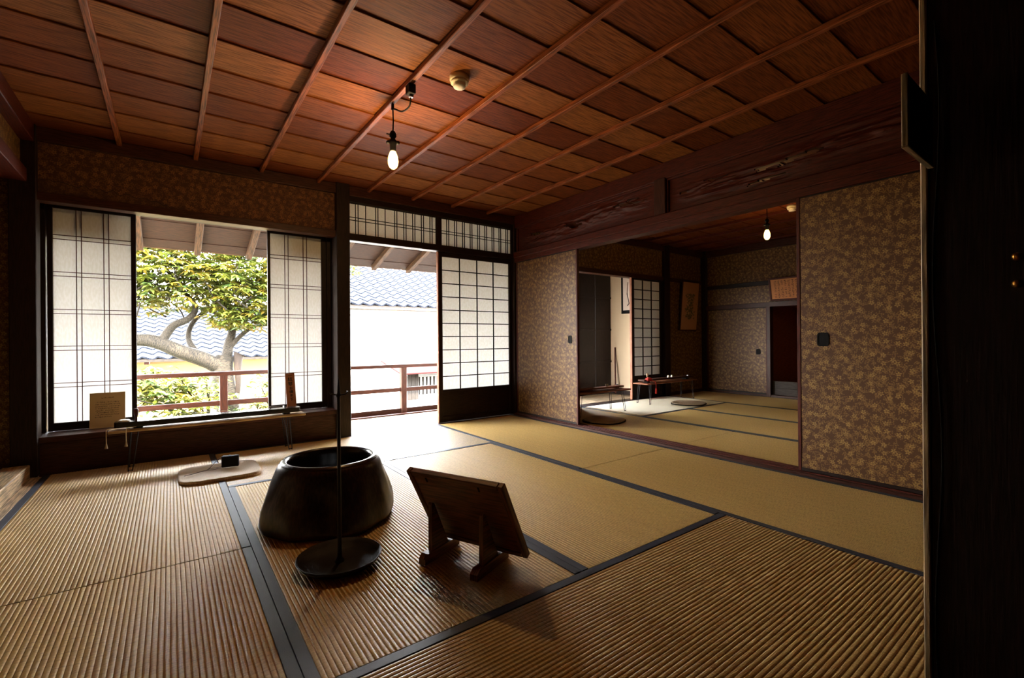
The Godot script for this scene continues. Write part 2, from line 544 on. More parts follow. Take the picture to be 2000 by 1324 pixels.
# papered sliding door in a plane of constant x, seen from -x
func fusuma(called: String, label: String, z0: float, z1: float, y0: float, y1: float, x: float, pull_z: float, pull_y: float, round_pull: bool) -> Node3D:
	var o := struct(called, label, "sliding door", Vector3(x, y0, (z0 + z1) / 2))
	var c := o.position
	var f := 0.02
	span(o, "papered_panel", M.paper_wall, Vector3(x - 0.011, y0 + f, z0 + f) - c, Vector3(x + 0.011, y1 - f * 0.4, z1 - f) - c, 0.0)
	for z in [[z0, z0 + f], [z1 - f, z1]]:
		span(o, "stile", M.red, Vector3(x - 0.015, y0, z[0]) - c, Vector3(x + 0.015, y1, z[1]) - c)
	span(o, "bottom_rail", M.darker, Vector3(x - 0.015, y0, z0 + f) - c, Vector3(x + 0.015, y0 + f, z1 - f) - c)
	span(o, "top_rail", M.darker, Vector3(x - 0.015, y1 - f * 0.4, z0 + f) - c, Vector3(x + 0.015, y1, z1 - f) - c)
	# recessed pull: a raised rounded rim round a black cup
	var half := Vector2(0.032, 0.042) if round_pull else Vector2(0.026, 0.04)
	var ring := PackedVector2Array()
	var hole := PackedVector2Array()
	for k in 32:
		var a := TAU * k / 32
		var d := Vector2(signf(cos(a)) * pow(absf(cos(a)), 0.45), signf(sin(a)) * pow(absf(sin(a)), 0.45))
		ring.append(d * half)
		hole.append(d * (half - Vector2(0.006, 0.006)))
	var pull := obj("door_pull", rim_mesh(ring, hole, 0.006), M.black, o, Vector3(x - 0.0135, pull_y, pull_z) - c, Basis(Vector3.UP, PI / 2))
	obj("cup", prism(hole, 0.002), M.black, pull, Vector3(0, 0, 0.0015))
	return o

func rim_mesh(outer: PackedVector2Array, inner: PackedVector2Array, depth: float) -> ArrayMesh:
	var st := begin()
	for k in outer.size():
		var j := (k + 1) % outer.size()
		for s in [-1.0, 1.0]:
			var z: float = s * depth / 2
			quad(st, Vector3(outer[k].x, outer[k].y, z), Vector3(outer[j].x, outer[j].y, z), Vector3(inner[j].x, inner[j].y, z), Vector3(inner[k].x, inner[k].y, z), Vector3(0, 0, s), [Vector2.ZERO, Vector2.ZERO, Vector2.ZERO, Vector2.ZERO])
		for r in [[outer, 1.0], [inner, -1.0]]:
			var p: PackedVector2Array = r[0]
			var m: Vector2 = (p[k] + p[j]).normalized() * r[1]
			quad(st, Vector3(p[k].x, p[k].y, -depth / 2), Vector3(p[j].x, p[j].y, -depth / 2), Vector3(p[j].x, p[j].y, depth / 2), Vector3(p[k].x, p[k].y, depth / 2), Vector3(m.x, m.y, 0), [Vector2.ZERO, Vector2.ZERO, Vector2.ZERO, Vector2.ZERO])
	return st.commit()

# openwork board carved like drifting bark, in the y-z plane, facing -x
func carved_board(len: float, high: float, seed_: int) -> ArrayMesh:
	var n := FastNoiseLite.new()
	n.seed = seed_
	n.frequency = 1.0
	n.fractal_octaves = 3
	var nz := 150
	var ny := 30
	var front := func(i: int, j: int) -> Vector3:
		var z := (float(i) / nz - 0.5) * len
		var y := (float(j) / ny - 0.5) * high
		var band := exp(-pow((y - 0.03 * sin(z * 3.1) - 0.02 * n.get_noise_1d(z * 2.0)) / (high * 0.24), 2.0))
		var ridge := 1.0 - absf(n.get_noise_2d(z * 1.6, y * 9.0)) * 2.2
		return Vector3(-0.008 - 0.022 * band * maxf(ridge, 0.0) * smoothstep(0.5, 0.3, absf(float(i) / nz - 0.5)), y, z)
	var open := func(i: int, j: int) -> bool:
		if i < 8 or j < 5 or i >= nz - 8 or j >= ny - 5: return false
		var z := (i / float(nz) - 0.5) * len
		var y := (j / float(ny) - 0.5) * high
		return n.get_noise_2d(z * 1.5 + 7.0, y * 11.0) > 0.34 and absf(y - 0.03 * sin(z * 3.1)) < high * 0.24
	var st := begin()
	st.set_smooth_group(-1)
	for i in nz:
		for j in ny:
			if open.call(i, j):
				continue
			var a: Vector3 = front.call(i, j)
			var b: Vector3 = front.call(i + 1, j)
			var c: Vector3 = front.call(i + 1, j + 1)
			var d: Vector3 = front.call(i, j + 1)
			var nn := (b - a).cross(d - a).normalized()
			if nn.x > 0: nn = -nn
			var uv := [Vector2(a.z, a.y), Vector2(b.z, b.y), Vector2(c.z, c.y), Vector2(d.z, d.y)]
			quad(st, a, b, c, d, nn, uv)
			var back := Vector3(0.008, 0, 0)
			var flat := func(v: Vector3) -> Vector3: return Vector3(0.008, v.y, v.z)
			quad(st, flat.call(a), flat.call(b), flat.call(c), flat.call(d), Vector3(1, 0, 0), uv)
			for e in [[i - 1, j, a, d, Vector3(0, 0, -1)], [i + 1, j, b, c, Vector3(0, 0, 1)], [i, j - 1, a, b, Vector3(0, -1, 0)], [i, j + 1, d, c, Vector3(0, 1, 0)]]:
				if e[0] < 0 or e[1] < 0 or e[0] >= nz or e[1] >= ny or open.call(e[0], e[1]):
					quad(st, e[2], e[3], flat.call(e[3]), flat.call(e[2]), e[4], uv)
	return st.commit()

func _ready() -> void:
	rng.seed = 20
	# camera: level, 72.6 degrees high, at the doorway of the room behind
	var cam := Camera3D.new()
	cam.name = "camera"
	cam.fov = rad_to_deg(2.0 * atan(662.0 / 901.7))
	cam.near = 0.05
	cam.far = 200.0
	add_child(cam)
	cam.transform = Transform3D(Basis(Vector3(0.80321, -0.00779, 0.59564), Vector3(0.00578, 0.99997, 0.00528), Vector3(-0.59566, -0.0008, 0.80323)).orthonormalized(), Vector3(-3.2204, 0.86, 4.2545))
	cam.current = true
	# sky, sun and exposure
	var sky := ProceduralSkyMaterial.new()
	sky.sky_top_color = c8(212, 220, 232)
	sky.sky_horizon_color = c8(255, 249, 238)
	sky.sky_curve = 0.25
	sky.ground_bottom_color = c8(120, 112, 100)
	sky.ground_horizon_color = c8(200, 198, 190)
	sky.sky_energy_multiplier = 6.0
	sky.ground_energy_multiplier = 2.0
	var env := Environment.new()
	env.background_mode = Environment.BG_SKY
	env.sky = Sky.new()
	env.sky.sky_material = sky
	env.tonemap_mode = Environment.TONE_MAPPER_LINEAR
	env.tonemap_exposure = 1.08
	env.sdfgi_enabled = true
	env.ssao_enabled = true
	env.ssil_enabled = true
	var we := WorldEnvironment.new()
	we.name = "world"
	we.environment = env
	add_child(we)
	var sun := DirectionalLight3D.new()
	sun.name = "sun"
	sun.light_color = Color(1.0, 0.94, 0.85)
	sun.light_energy = 14.0
	sun.light_angular_distance = 0.6
	sun.shadow_enabled = true
	sun.sky_mode = DirectionalLight3D.SKY_MODE_LIGHT_ONLY
	add_child(sun)
	sun.look_at_from_position(Vector3.ZERO, Vector3(0.35, -1.6, -1.0))

	make_materials()
	build_floor()
	build_ceiling()
	build_window_wall()
	build_right_wall()
	build_left_and_near()
	build_next_room()
	build_veranda()
	build_outside()
	build_lamps()
	build_stump()
	build_easel()
	build_zither()
	build_next_room_things()

# ================================================================ the room
func build_floor() -> void:
	var f := struct("floor", "ribbed rush tatami mats with dark blue cloth borders", "floor")
	span(f, "subfloor", M.darker, Vector3(-5.1, -0.16, -0.05), Vector3(0.06, -0.056, 6.3), 0.0)
	lay_mat(f, -3.885, -2.95, 0.03, 2.04, true)
	lay_mat(f, -3.885, -2.95, 2.04, 3.99, true)
	lay_mat(f, -2.95, -1.055, 0.03, 1.07, false)
	lay_mat(f, -2.95, -2.0, 1.07, 3.035, true)
	lay_mat(f, -2.0, -1.055, 1.07, 3.035, true)
	lay_mat(f, -1.055, -0.07, 0.03, 2.065, true)
	lay_mat(f, -1.055, -0.07, 2.065, 3.99, true)
	lay_mat(f, -2.95, -1.055, 3.035, 3.99, false)
	span(f, "edge_board", M.pale, Vector3(-3.935, -0.055, 0.06), Vector3(-3.887, 0.0, 3.99), 0.002)
	for k in 9:   # boards of the passage behind
		span(f, "passage_board", M.dark, Vector3(-5.0, -0.056, 4.0 + k * 0.25), Vector3(0.05, 0.0, 4.248 + k * 0.25), 0.002)

func build_ceiling() -> void:
	var c := struct("ceiling", "lapped cedar board ceiling with thin battens", "ceiling")
	span(c, "slab", M.darker, Vector3(-5.1, 2.34, -0.1), Vector3(0.12, 2.44, 6.3), 0.0)
	var joints := [0.0, 0.245, 0.547, 0.847, 1.147, 1.433, 1.718, 2.002, 2.286, 2.57, 2.855, 3.14, 3.42, 3.7, 4.02]
	for k in joints.size() - 1:
		var w: float = joints[k + 1] - joints[k] + 0.02
		var m: Material = M.boards[[1, 2, 0, 3, 4, 2, 5, 2, 1, 0, 3, 4, 1, 3][k]]
		var lap := Basis(Vector3.RIGHT, 0.032)
		bx(c, "ceiling_board", m, Vector3(-1.95, 2.268, (joints[k] + joints[k + 1]) / 2 + 0.01 - 0.01), Vector3(4.0, 0.008, w), 0.0015, lap)
	for k in 8:
		var x := -3.495 + 0.4405 * k
		span(c, "batten", M.batten, Vector3(x - 0.0145, 2.232, 0.02), Vector3(x + 0.0145, 2.262, 4.0), 0.003)
	span(c, "cornice", M.dark, Vector3(-3.93, 2.175, -0.02), Vector3(0.0, 2.262, 0.035), 0.004)
	span(c, "cornice", M.red, Vector3(-0.045, 2.13, 0.035), Vector3(0.05, 2.262, 4.0), 0.004)
	span(c, "cornice", M.red, Vector3(-3.99, 2.15, 0.06), Vector3(-3.91, 2.262, 4.0), 0.004)
	span(c, "passage_ceiling", M.darker, Vector3(-5.1, 2.25, 4.02), Vector3(0.06, 2.33, 6.3), 0.0)

func build_window_wall() -> void:
	var w := struct("wall_back", "dark timber and patterned paper wall with bay window", "wall")
	# posts
	span(w, "post", M.darker, Vector3(-4.03, 0, -0.06), Vector3(-3.905, 2.3, 0.055), 0.004)
	span(w, "post", M.darker, Vector3(-2.028, -0.05, -0.07), Vector3(-1.91, 2.3, 0.05), 0.004)
	span(w, "post", M.darker, Vector3(-0.05, -0.05, -0.08), Vector3(0.07, 2.3, 0.03), 0.004)
	# papered strip above the bay, lintel, panel below the sill
	var fz := span(w, "papered_frieze", M.paper_wall, Vector3(-3.91, 1.84, -0.04), Vector3(-2.02, 2.2, -0.006), 0.0)
	obj("wall_paper", sheet(1.89, 0.36), M.frieze, fz, Vector3(0, 0, 0.0185))
	span(w, "lintel", M.dark, Vector3(-3.915, 1.79, -0.075), Vector3(-2.02, 1.845, 0.02), 0.003)
	span(w, "sill_panel", M.dark, Vector3(-3.91, -0.05, -0.03), Vector3(-2.02, 0.212, -0.006), 0.0)
	# bay box
	span(w, "sill_board", M.dark, Vector3(-3.94, 0.205, -0.29), Vector3(-2.0, 0.245, 0.018), 0.004)
	span(w, "bay_ceiling", M.darker, Vector3(-3.96, 1.83, -0.3), Vector3(-1.98, 1.87, -0.04), 0.0)
	span(w, "bay_side", M.darker, Vector3(-3.97, 0.2, -0.27), Vector3(-3.932, 1.85, -0.05), 0.0)
	span(w, "bay_side", M.darker, Vector3(-2.012, 0.2, -0.27), Vector3(-1.975, 1.85, -0.06), 0.0)
	span(w, "reveal_trim", M.pale, Vector3(-3.934, 0.245, -0.085), Vector3(-3.914, 1.79, -0.004), 0.002)
	span(w, "bay_jamb", M.darker, Vector3(-3.945, 0.245, -0.25), Vector3(-3.903, 1.83, -0.19), 0.0)
	span(w, "bay_jamb", M.darker, Vector3(-2.05, 0.245, -0.25), Vector3(-2.01, 1.83, -0.19), 0.0)
	span(w, "outer_header", M.darker, Vector3(-3.96, 1.60, -0.33), Vector3(-3.50, 1.88, -0.29), 0.0)
	span(w, "outer_header", M.darker, Vector3(-2.43, 1.60, -0.33), Vector3(-1.97, 1.88, -0.29), 0.0)
	# lintels over the doorway
	span(w, "door_lintel", M.darker, Vector3(-1.915, 1.772, -0.075), Vector3(-0.045, 1.835, 0.02), 0.003)
	span(w, "head_beam", M.darker, Vector3(-1.915, 2.125, -0.07), Vector3(-0.045, 2.3, 0.015), 0.003)
	span(w, "transom_post", M.darker, Vector3(-1.004, 1.835, -0.04), Vector3(-0.963, 2.125, -0.005), 0.002)
	span(w, "threshold", M.dark, Vector3(-1.915, -0.05, -0.08), Vector3(-0.045, 0.002, 0.028), 0.002)
	# closed wall above and beside the bay, outside
	span(w, "outer_wall", M.plaster, Vector3(-5.2, -0.6, -0.14), Vector3(-3.95, 2.6, -0.061), 0.0)
	span(w, "outer_wall", M.plaster, Vector3(-3.95, 1.87, -0.14), Vector3(-1.93, 2.6, -0.045), 0.0)
	span(w, "outer_wall", M.plaster, Vector3(-1.95, 2.3, -0.14), Vector3(0.0, 2.6, -0.06), 0.0)
	span(w, "alcove_wall", M.paper_wall, Vector3(-5.1, 0, -0.06), Vector3(-4.03, 2.3, -0.02), 0.0)
	# bay screens
	var ys := []
	for y in [1.60, 1.342, 1.08, 0.822, 0.564]:
		ys.append(y + 0.0145)
		ys.append(y - 0.0145)
	screen("window_1", "shoji screen of the bay window behind the leaning text card", "sliding screen", -3.897, -3.419, 0.247, 1.83, -0.22, [-3.869, -3.449, 0.302, 1.80], [-3.749, -3.722, -3.602, -3.574], ys, 0.0042, M.darker, M.red)
	screen("window_2", "shoji screen of the bay window behind the tall wooden sign", "sliding screen", -2.537, -2.05, 0.247, 1.83, -0.22, [-2.515, -2.092, 0.302, 1.80], [-2.399, -2.371, -2.247, -2.218], ys, 0.0042, M.darker, M.red)
	# door screen
	var rows := []
	for k in 9: rows.append(1.725 - 0.1385 * (k + 1))
	screen("door_1", "shoji door of small square panes with dark wooden lower panel", "sliding screen", -0.99, -0.05, 0.004, 1.772, -0.03, [-0.947, -0.088, 0.342, 1.725], [-0.7345, -0.5175, -0.303], rows, 0.009, M.darker, M.black, 0.318)
	bx(get_node("door_1"), "edge_strip", M.cedar, Vector3(-0.474, 0.884, 0.0), Vector3(0.012, 1.768, 0.034), 0.001)
	# transoms over the doorway
	for t in [[-1.91, -1.004, "window_3", "papered transom above the open doorway"], [-0.963, -0.05, "window_4", "papered transom above the shoji door"]]:
		var xs := []
		var n := 9
		for k in n:
			var x: float = lerpf(t[0], t[1], (k + 0.9) / (n + 0.6))
			xs.append(x - 0.012)
			if not (t[2] == "window_3" and (k == 1 or k == 3)):
				xs.append(x + 0.012)
		screen(t[2], t[3], "transom", t[0], t[1], 1.835, 2.125, -0.022, [t[0] + 0.01, t[1] - 0.012, 1.842, 2.118], xs, [1.993, 1.966], 0.0045, M.darker, M.black)

func build_right_wall() -> void:
	var w := struct("wall_right", "dark red timber frame with carved transoms above papered doors", "wall")
	span(w, "threshold", M.dark, Vector3(-0.068, -0.05, 0.03), Vector3(0.075, 0.018, 4.0), 0.003)
	for x in [-0.04, 0.002, 0.044]:
		span(w, "track_rib", M.red, Vector3(x - 0.006, 0.016, 0.035), Vector3(x + 0.006, 0.023, 3.99), 0.001)
	span(w, "lintel", M.red, Vector3(-0.045, 1.737, 0.03), Vector3(0.06, 1.79, 4.0), 0.003)
	span(w, "rail_beam", M.red, Vector3(-0.062, 1.786, 0.03), Vector3(0.06, 1.852, 4.0), 0.006)
	span(w, "transom_post", M.dark, Vector3(-0.055, 1.852, 1.935), Vector3(0.055, 2.14, 2.04), 0.004)
	for z in [[0.06, 1.935], [2.04, 3.95]]:
		var o := carved_board(z[1] - z[0], 0.27, 5 if z[0] < 1 else 14)
		obj("carved_transom", o, M.red, w, Vector3(0.0, 1.99, (z[0] + z[1]) / 2))
		span(w, "transom_frame", M.red, Vector3(-0.03, 1.85, z[0]), Vector3(0.03, 1.864, z[1]), 0.002)
		span(w, "transom_frame", M.red, Vector3(-0.03, 2.116, z[0]), Vector3(0.03, 2.132, z[1]), 0.002)
		for e in z:
			span(w, "transom_frame", M.red, Vector3(-0.03, 1.864, e - 0.012), Vector3(0.03, 2.116, e + 0.012), 0.002)
	span(w, "upper_wall", M.darker, Vector3(-0.01, 2.2, -0.05), Vector3(0.08, 2.4, 6.3), 0.0)
	fusuma("door_2", "flower patterned paper door next to the shoji door", 0.05, 1.03, 0.024, 1.737, -0.022, 0.925, 0.855, false)
	fusuma("door_3", "flower patterned paper door beside the dark near pillar", 2.985, 3.965, 0.024, 1.737, -0.022, 3.128, 0.845, true)
	span(w, "wall_end", M.darker, Vector3(0.0, -0.05, 3.97), Vector3(0.1, 2.3, 6.3), 0.0)

func build_left_and_near() -> void:
	var l := struct("wall_left", "alcove with raised floor under a papered lintel", "alcove")
	span(l, "alcove_edge_beam", M.pale, Vector3(-4.06, -0.05, 0.075), Vector3(-3.937, 0.088, 3.99), 0.004)
	span(l, "alcove_base", M.dark, Vector3(-5.05, -0.05, 0.0), Vector3(-4.06, 0.07, 3.99), 0.0)
	var mat := obj("alcove_mat", rush_mesh(3.85, 0.9, 0.034), M.rush, l, Vector3(-4.52, 0.09, 2.02), Basis(Vector3.UP, PI / 2))
	bx(mat, "cloth_border", M.heri, Vector3(0, -0.01, 0.434), Vector3(3.85, 0.026, 0.034), 0.001)
	span(l, "alcove_lintel", M.red, Vector3(-4.06, 1.89, 0.055), Vector3(-3.945, 1.975, 3.99), 0.004)
	span(l, "papered_frieze", M.paper_wall, Vector3(-4.01, 1.975, 0.055), Vector3(-3.975, 2.2, 3.99), 0.0)
	span(l, "alcove_back", M.paper_wall, Vector3(-5.15, -0.05, -0.05), Vector3(-5.03, 2.4, 6.3), 0.0)
	span(l, "alcove_end", M.paper_wall, Vector3(-5.05, 0, 3.95), Vector3(-3.95, 2.3, 4.06), 0.0)
	span(l, "alcove_ceiling", M.dark, Vector3(-5.1, 2.26, -0.05), Vector3(-3.97, 2.34, 4.0), 0.0)
	var n := struct("wall_front", "black pillar and wall at the doorway into the room", "pillar")
	span(n, "pillar", M.darker, Vector3(-1.965, -0.05, 4.0), Vector3(-1.845, 2.3, 4.145), 0.006)
	span(n, "corner_strip", M.pale, Vector3(-1.972, 0.0, 3.992), Vector3(-1.958, 1.80, 4.003), 0.002)
	span(n, "wall_board", M.darker, Vector3(-1.85, -0.05, 4.02), Vector3(0.02, 2.3, 4.12), 0.0)
	span(n, "door_head", M.darker, Vector3(-3.96, 1.80, 4.02), Vector3(-1.96, 2.3, 4.1), 0.0)
	span(n, "passage_wall", M.darker, Vector3(-5.1, -0.1, 6.2), Vector3(0.1, 2.4, 6.3), 0.0)
	for y in [1.035, 0.985]:
		obj("brass_fitting", lathe([[0.0, 0.0], [0.007, 0.0], [0.008, 0.004], [0.005, 0.008], [0.0, 0.009]], 16), M.brass, n, Vector3(-1.965, y - 0.03, 4.127), Basis(Vector3.BACK, PI / 2))
	var wire := []
	for k in 15:
		var y := 1.5 - k * 0.1
		wire.append(Vector3(-1.969, y, 4.016 + 0.006 * sin(k * 0.9)))
	obj("cable", tube(curve(wire, 3), 0.0016, 6), M.black, n)
	# board hung beside the pillar, seen on its end
	var b := thing("hanging_board", "dark board with pale edges hung high beside the black pillar", "board", Vector3(-2.075, 1.2, 4.012))
	bx(b, "face_board", M.darker, Vector3(0, 0.065, 0), Vector3(0.172, 0.13, 0.008), 0.001)
	bx(b, "edge_strip", M.pale, Vector3(-0.0875, 0.065, 0), Vector3(0.004, 0.13, 0.0095), 0.0008)
	bx(b, "edge_strip", M.pale, Vector3(0, -0.001, 0), Vector3(0.178, 0.003, 0.0095), 0.0008)

# ================================================================ the room beyond the sliding doors
func build_next_room() -> void:
	var f := struct("floor", "tatami floor of the room beyond the sliding doors", "floor")
	span(f, "subfloor", M.darker, Vector3(0.06, -0.16, -0.05), Vector3(3.9, -0.056, 4.1), 0.0)
	lay_mat(f, 0.078, 0.955, 0.1, 2.06, true)
	lay_mat(f, 0.078, 0.955, 2.06, 3.99, true)
	lay_mat(f, 0.955, 2.72, 0.1, 1.035, false)
	lay_mat(f, 0.955, 1.85, 1.035, 3.05, true)
	lay_mat(f, 1.85, 2.72, 1.035, 3.05, true)
	lay_mat(f, 0.955, 2.72, 3.05, 3.99, false)
	lay_mat(f, 2.72, 3.75, 0.1, 2.06, true)
	lay_mat(f, 2.72, 3.75, 2.06, 3.99, true)
	var c := struct("ceiling", "dark board ceiling of the room beyond the sliding doors", "ceiling")
	span(c, "slab", M.darker, Vector3(0.05, 2.34, -0.1), Vector3(4.9, 2.44, 4.2), 0.0)
	for k in 14:
		bx(c, "ceiling_board", M.boards[[1, 3, 5, 1, 5, 3][k % 6]], Vector3(1.95, 2.258, 0.15 + k * 0.285), Vector3(3.8, 0.008, 0.3), 0.0015, Basis(Vector3.RIGHT, 0.032))
	for k in 8:
		var x := 0.44 + 0.44 * k
		span(c, "batten", M.red, Vector3(x - 0.0145, 2.222, 0.05), Vector3(x + 0.0145, 2.252, 4.0), 0.003)
	span(c, "cornice", M.dark, Vector3(0.05, 2.16, 0.03), Vector3(3.8, 2.25, 0.085), 0.004)
	span(c, "cornice", M.dark, Vector3(3.74, 2.15, 0.05), Vector3(3.8, 2.25, 4.0), 0.004)
	# wall towards the veranda
	var w := struct("wall_side", "papered wall with open doorway of the room beyond", "wall")
	span(w, "papered_frieze", M.paper_wall, Vector3(0.07, 1.77, -0.03), Vector3(3.8, 2.2, 0.05), 0.0)
	span(w, "lintel", M.dark, Vector3(0.07, 1.715, -0.04), Vector3(3.8, 1.775, 0.075), 0.003)
	span(w, "threshold", M.darker, Vector3(0.07, -0.05, -0.04), Vector3(2.7, 0.004, 0.098), 0.002)
	span(w, "post", M.darker, Vector3(2.7, 0, -0.02), Vector3(2.83, 2.26, 0.1), 0.004)
	span(w, "papered_wall", M.paper_wall, Vector3(2.83, -0.05, -0.02), Vector3(3.8, 1.72, 0.06), 0.0)
	span(w, "baseboard", M.dark, Vector3(2.83, 0.0, 0.06), Vector3(3.75, 0.045, 0.085), 0.002)
	span(w, "outer_wall", M.plaster, Vector3(2.8, -0.3, -0.14), Vector3(4.0, 2.2, -0.041), 0.0)
	span(w, "closed_panel", M.paper_wall, Vector3(0.07, 0.0, 0.0), Vector3(0.93, 1.72, 0.03), 0.0)
	span(w, "outer_wall", M.plaster, Vector3(-0.02, 2.1, -0.14), Vector3(4.0, 2.6, -0.045), 0.0)
	var rows := []
	for k in 9: rows.append(1.69 - 0.1365 * (k + 1))
	var sh := screen("door_4", "narrow shoji door with amber lit paper in the room beyond", "sliding screen", 1.99, 2.70, 0.004, 1.715, 0.045, [2.04, 2.64, 0.33, 1.69], [2.24, 2.44], rows, 0.012, M.darker, M.darker, 0.30)
	bx(sh, "edge_strip", M.cedar, Vector3(-0.36, 0.855, 0.0), Vector3(0.018, 1.71, 0.036), 0.001)
	# far wall
	var b := struct("wall_far", "papered far wall with a dark recess in the room beyond", "wall")
	span(b, "papered_wall", M.paper_wall, Vector3(3.78, 1.34, 0.05), Vector3(3.88, 2.3, 4.0), 0.0)
	span(b, "rail_beam", M.darker, Vector3(3.745, 1.625, 0.06), Vector3(3.79, 1.685, 4.0), 0.003)
	span(b, "lintel", M.dark, Vector3(3.735, 1.30, 0.06), Vector3(3.86, 1.37, 4.0), 0.003)
	span(b, "corner_post", M.darker, Vector3(3.73, 0, 0.02), Vector3(3.85, 2.26, 0.14), 0.004)
	span(b, "recess_post", M.dark, Vector3(3.735, 0, 1.075), Vector3(3.83, 1.31, 1.125), 0.003)
	span(b, "threshold", M.dark, Vector3(3.745, -0.05, 0.1), Vector3(3.86, 0.03, 4.0), 0.003)
	span(b, "papered_wall", M.paper_wall, Vector3(3.79, 0, 2.2), Vector3(3.88, 1.34, 4.0), 0.0)
	for k in 2:
		span(b, "step_board", M.grey_plank, Vector3(3.80, 0.03 + k * 0.1, 1.12), Vector3(3.83, 0.128 + k * 0.1, 2.2), 0.003)
	span(b, "recess_back", M.cedar, Vector3(6.7, -0.1, 0.9), Vector3(6.8, 1.5, 2.4), 0.0)
	span(b, "recess_side", M.cedar, Vector3(3.86, -0.1, 0.95), Vector3(6.75, 1.45, 1.05), 0.0)
	span(b, "recess_side", M.cedar, Vector3(3.86, -0.1, 2.2), Vector3(6.75, 1.45, 2.3), 0.0)
	span(b, "recess_top", M.cedar, Vector3(3.86, 1.34, 0.95), Vector3(6.75, 1.44, 2.3), 0.0)
	span(b, "recess_floor", M.cedar, Vector3(3.83, -0.1, 0.95), Vector3(6.75, 0.03, 2.3), 0.0)
	span(b, "end_wall", M.plaster, Vector3(3.88, -0.1, -0.14), Vector3(3.98, 2.5, 1.0), 0.0)
	span(b, "near_wall", M.paper_wall, Vector3(0.1, -0.1, 4.0), Vector3(3.9, 2.4, 4.1), 0.0)
	fusuma("door_5", "paper door half lit by daylight in the room beyond", 0.14, 1.075, 0.03, 1.30, 3.77, 0.945, 0.65, true)

func build_veranda() -> void:
	var f := struct("floor", "pale plank floor of the open veranda", "floor")
	span(f, "joist", M.dark, Vector3(-5.4, -0.25, -0.86), Vector3(4.0, -0.03, -0.8), 0.0)
	for k in 5:
		span(f, "veranda_plank", M.plank, Vector3(-5.4, -0.03, -0.79 + k * 0.142), Vector3(2.41, -0.002, -0.6515 + k * 0.142), 0.002)
	span(f, "outer_edge", M.rail, Vector3(-5.4, -0.06, -0.84), Vector3(4.0, 0.012, -0.795), 0.003)
	span(f, "underside", M.dark, Vector3(-5.4, -0.3, -0.82), Vector3(4.0, -0.2, 0.0), 0.0)
	var r := thing("balcony_railing", "red-brown wooden veranda railing with three rails", "railing", Vector3(-2.0, 0, -0.9))
	for x in [-4.62, -2.812, -1.005, 0.8]:
		bx(r, "railing_post", M.rail, Vector3(x + 2.0, 0.16, 0), Vector3(0.066, 0.78, 0.066), 0.004)
	bx(r, "handrail", M.rail, Vector3(0, 0.558, 0), Vector3(6.9, 0.038, 0.075), 0.005)
	bx(r, "middle_rail", M.rail, Vector3(0, 0.28, 0), Vector3(6.9, 0.046, 0.03), 0.003)
	bx(r, "bottom_rail", M.dark, Vector3(0, 0.03, 0), Vector3(6.9, 0.062, 0.034), 0.003)
	# end of the veranda behind the next room
	var e := struct("wall_end", "beige plaster end wall and dark shutters of the veranda", "wall")
	span(e, "plaster_wall", M.plaster, Vector3(2.41, -0.03, -0.9), Vector3(2.86, 2.2, -0.041), 0.0)
	span(e, "baseboard", M.darker, Vector3(2.385, 0.0, -0.8), Vector3(2.411, 0.06, -0.04), 0.002)
	for k in 3:
		span(e, "shutter", M.darker, Vector3(1.355 + k * 0.355, 0, -0.74), Vector3(1.70 + k * 0.355, 2.1, -0.7), 0.003)
		for y in [0.5, 1.0, 1.5]:
			span(e, "shutter_batten", M.darker, Vector3(1.355 + k * 0.355, y - 0.015, -0.7), Vector3(1.70 + k * 0.355, y + 0.015, -0.688), 0.002)
	span(e, "veranda_ceiling", M.eave, Vector3(0.9, 2.06, -0.9), Vector3(2.5, 2.1, -0.03), 0.0)
	# own eaves
	var o := struct("roof", "weathered eaves with pale rafters and tile edge", "roof")
	var slope := 0.3
	var tilt := Basis(Vector3.RIGHT, -atan(slope))
	var eave_y := func(z: float) -> float: return 1.80 + (z + 1.55) * slope
	for k in 13:
		var x := -3.448 + 0.4635 * (k - 4)
		bx(o, "rafter", M.rafter, Vector3(x, eave_y.call(-0.83) - 0.03, -0.83), Vector3(0.056, 0.062, 1.43), 0.004, tilt)
	for k in 8:
		var z := -1.47 + k * 0.178
		bx(o, "eave_board", M.eave, Vector3(-0.7, eave_y.call(z) + 0.012 + 0.004 * (k % 2), z), Vector3(9.4, 0.014, 0.186), 0.002, tilt)
	bx(o, "eave_edge", M.rafter, Vector3(-0.7, eave_y.call(-1.56) + 0.02, -1.565), Vector3(9.4, 0.035, 0.03), 0.003, tilt)
	var tile := eave_tile()
	for k in 33:
		obj("eave_tile", tile, M.tile, o, Vector3(-5.3 + k * 0.28, 1.84, -1.62), tilt)
	var len := 4.0 / cos(atan(slope))
	bx(o, "roof_slope", M.tile, Vector3(-0.7, eave_y.call(0.4) + 0.13, 0.4), Vector3(9.6, 0.16, len), 0.0, tilt)
	bx(o, "roof_slope", M.tile, Vector3(-0.7, eave_y.call(2.35) - 1.95 * slope + 0.02 + 0.13, 4.3), Vector3(9.6, 0.16, 4.2), 0.0, Basis(Vector3.RIGHT, atan(slope)))

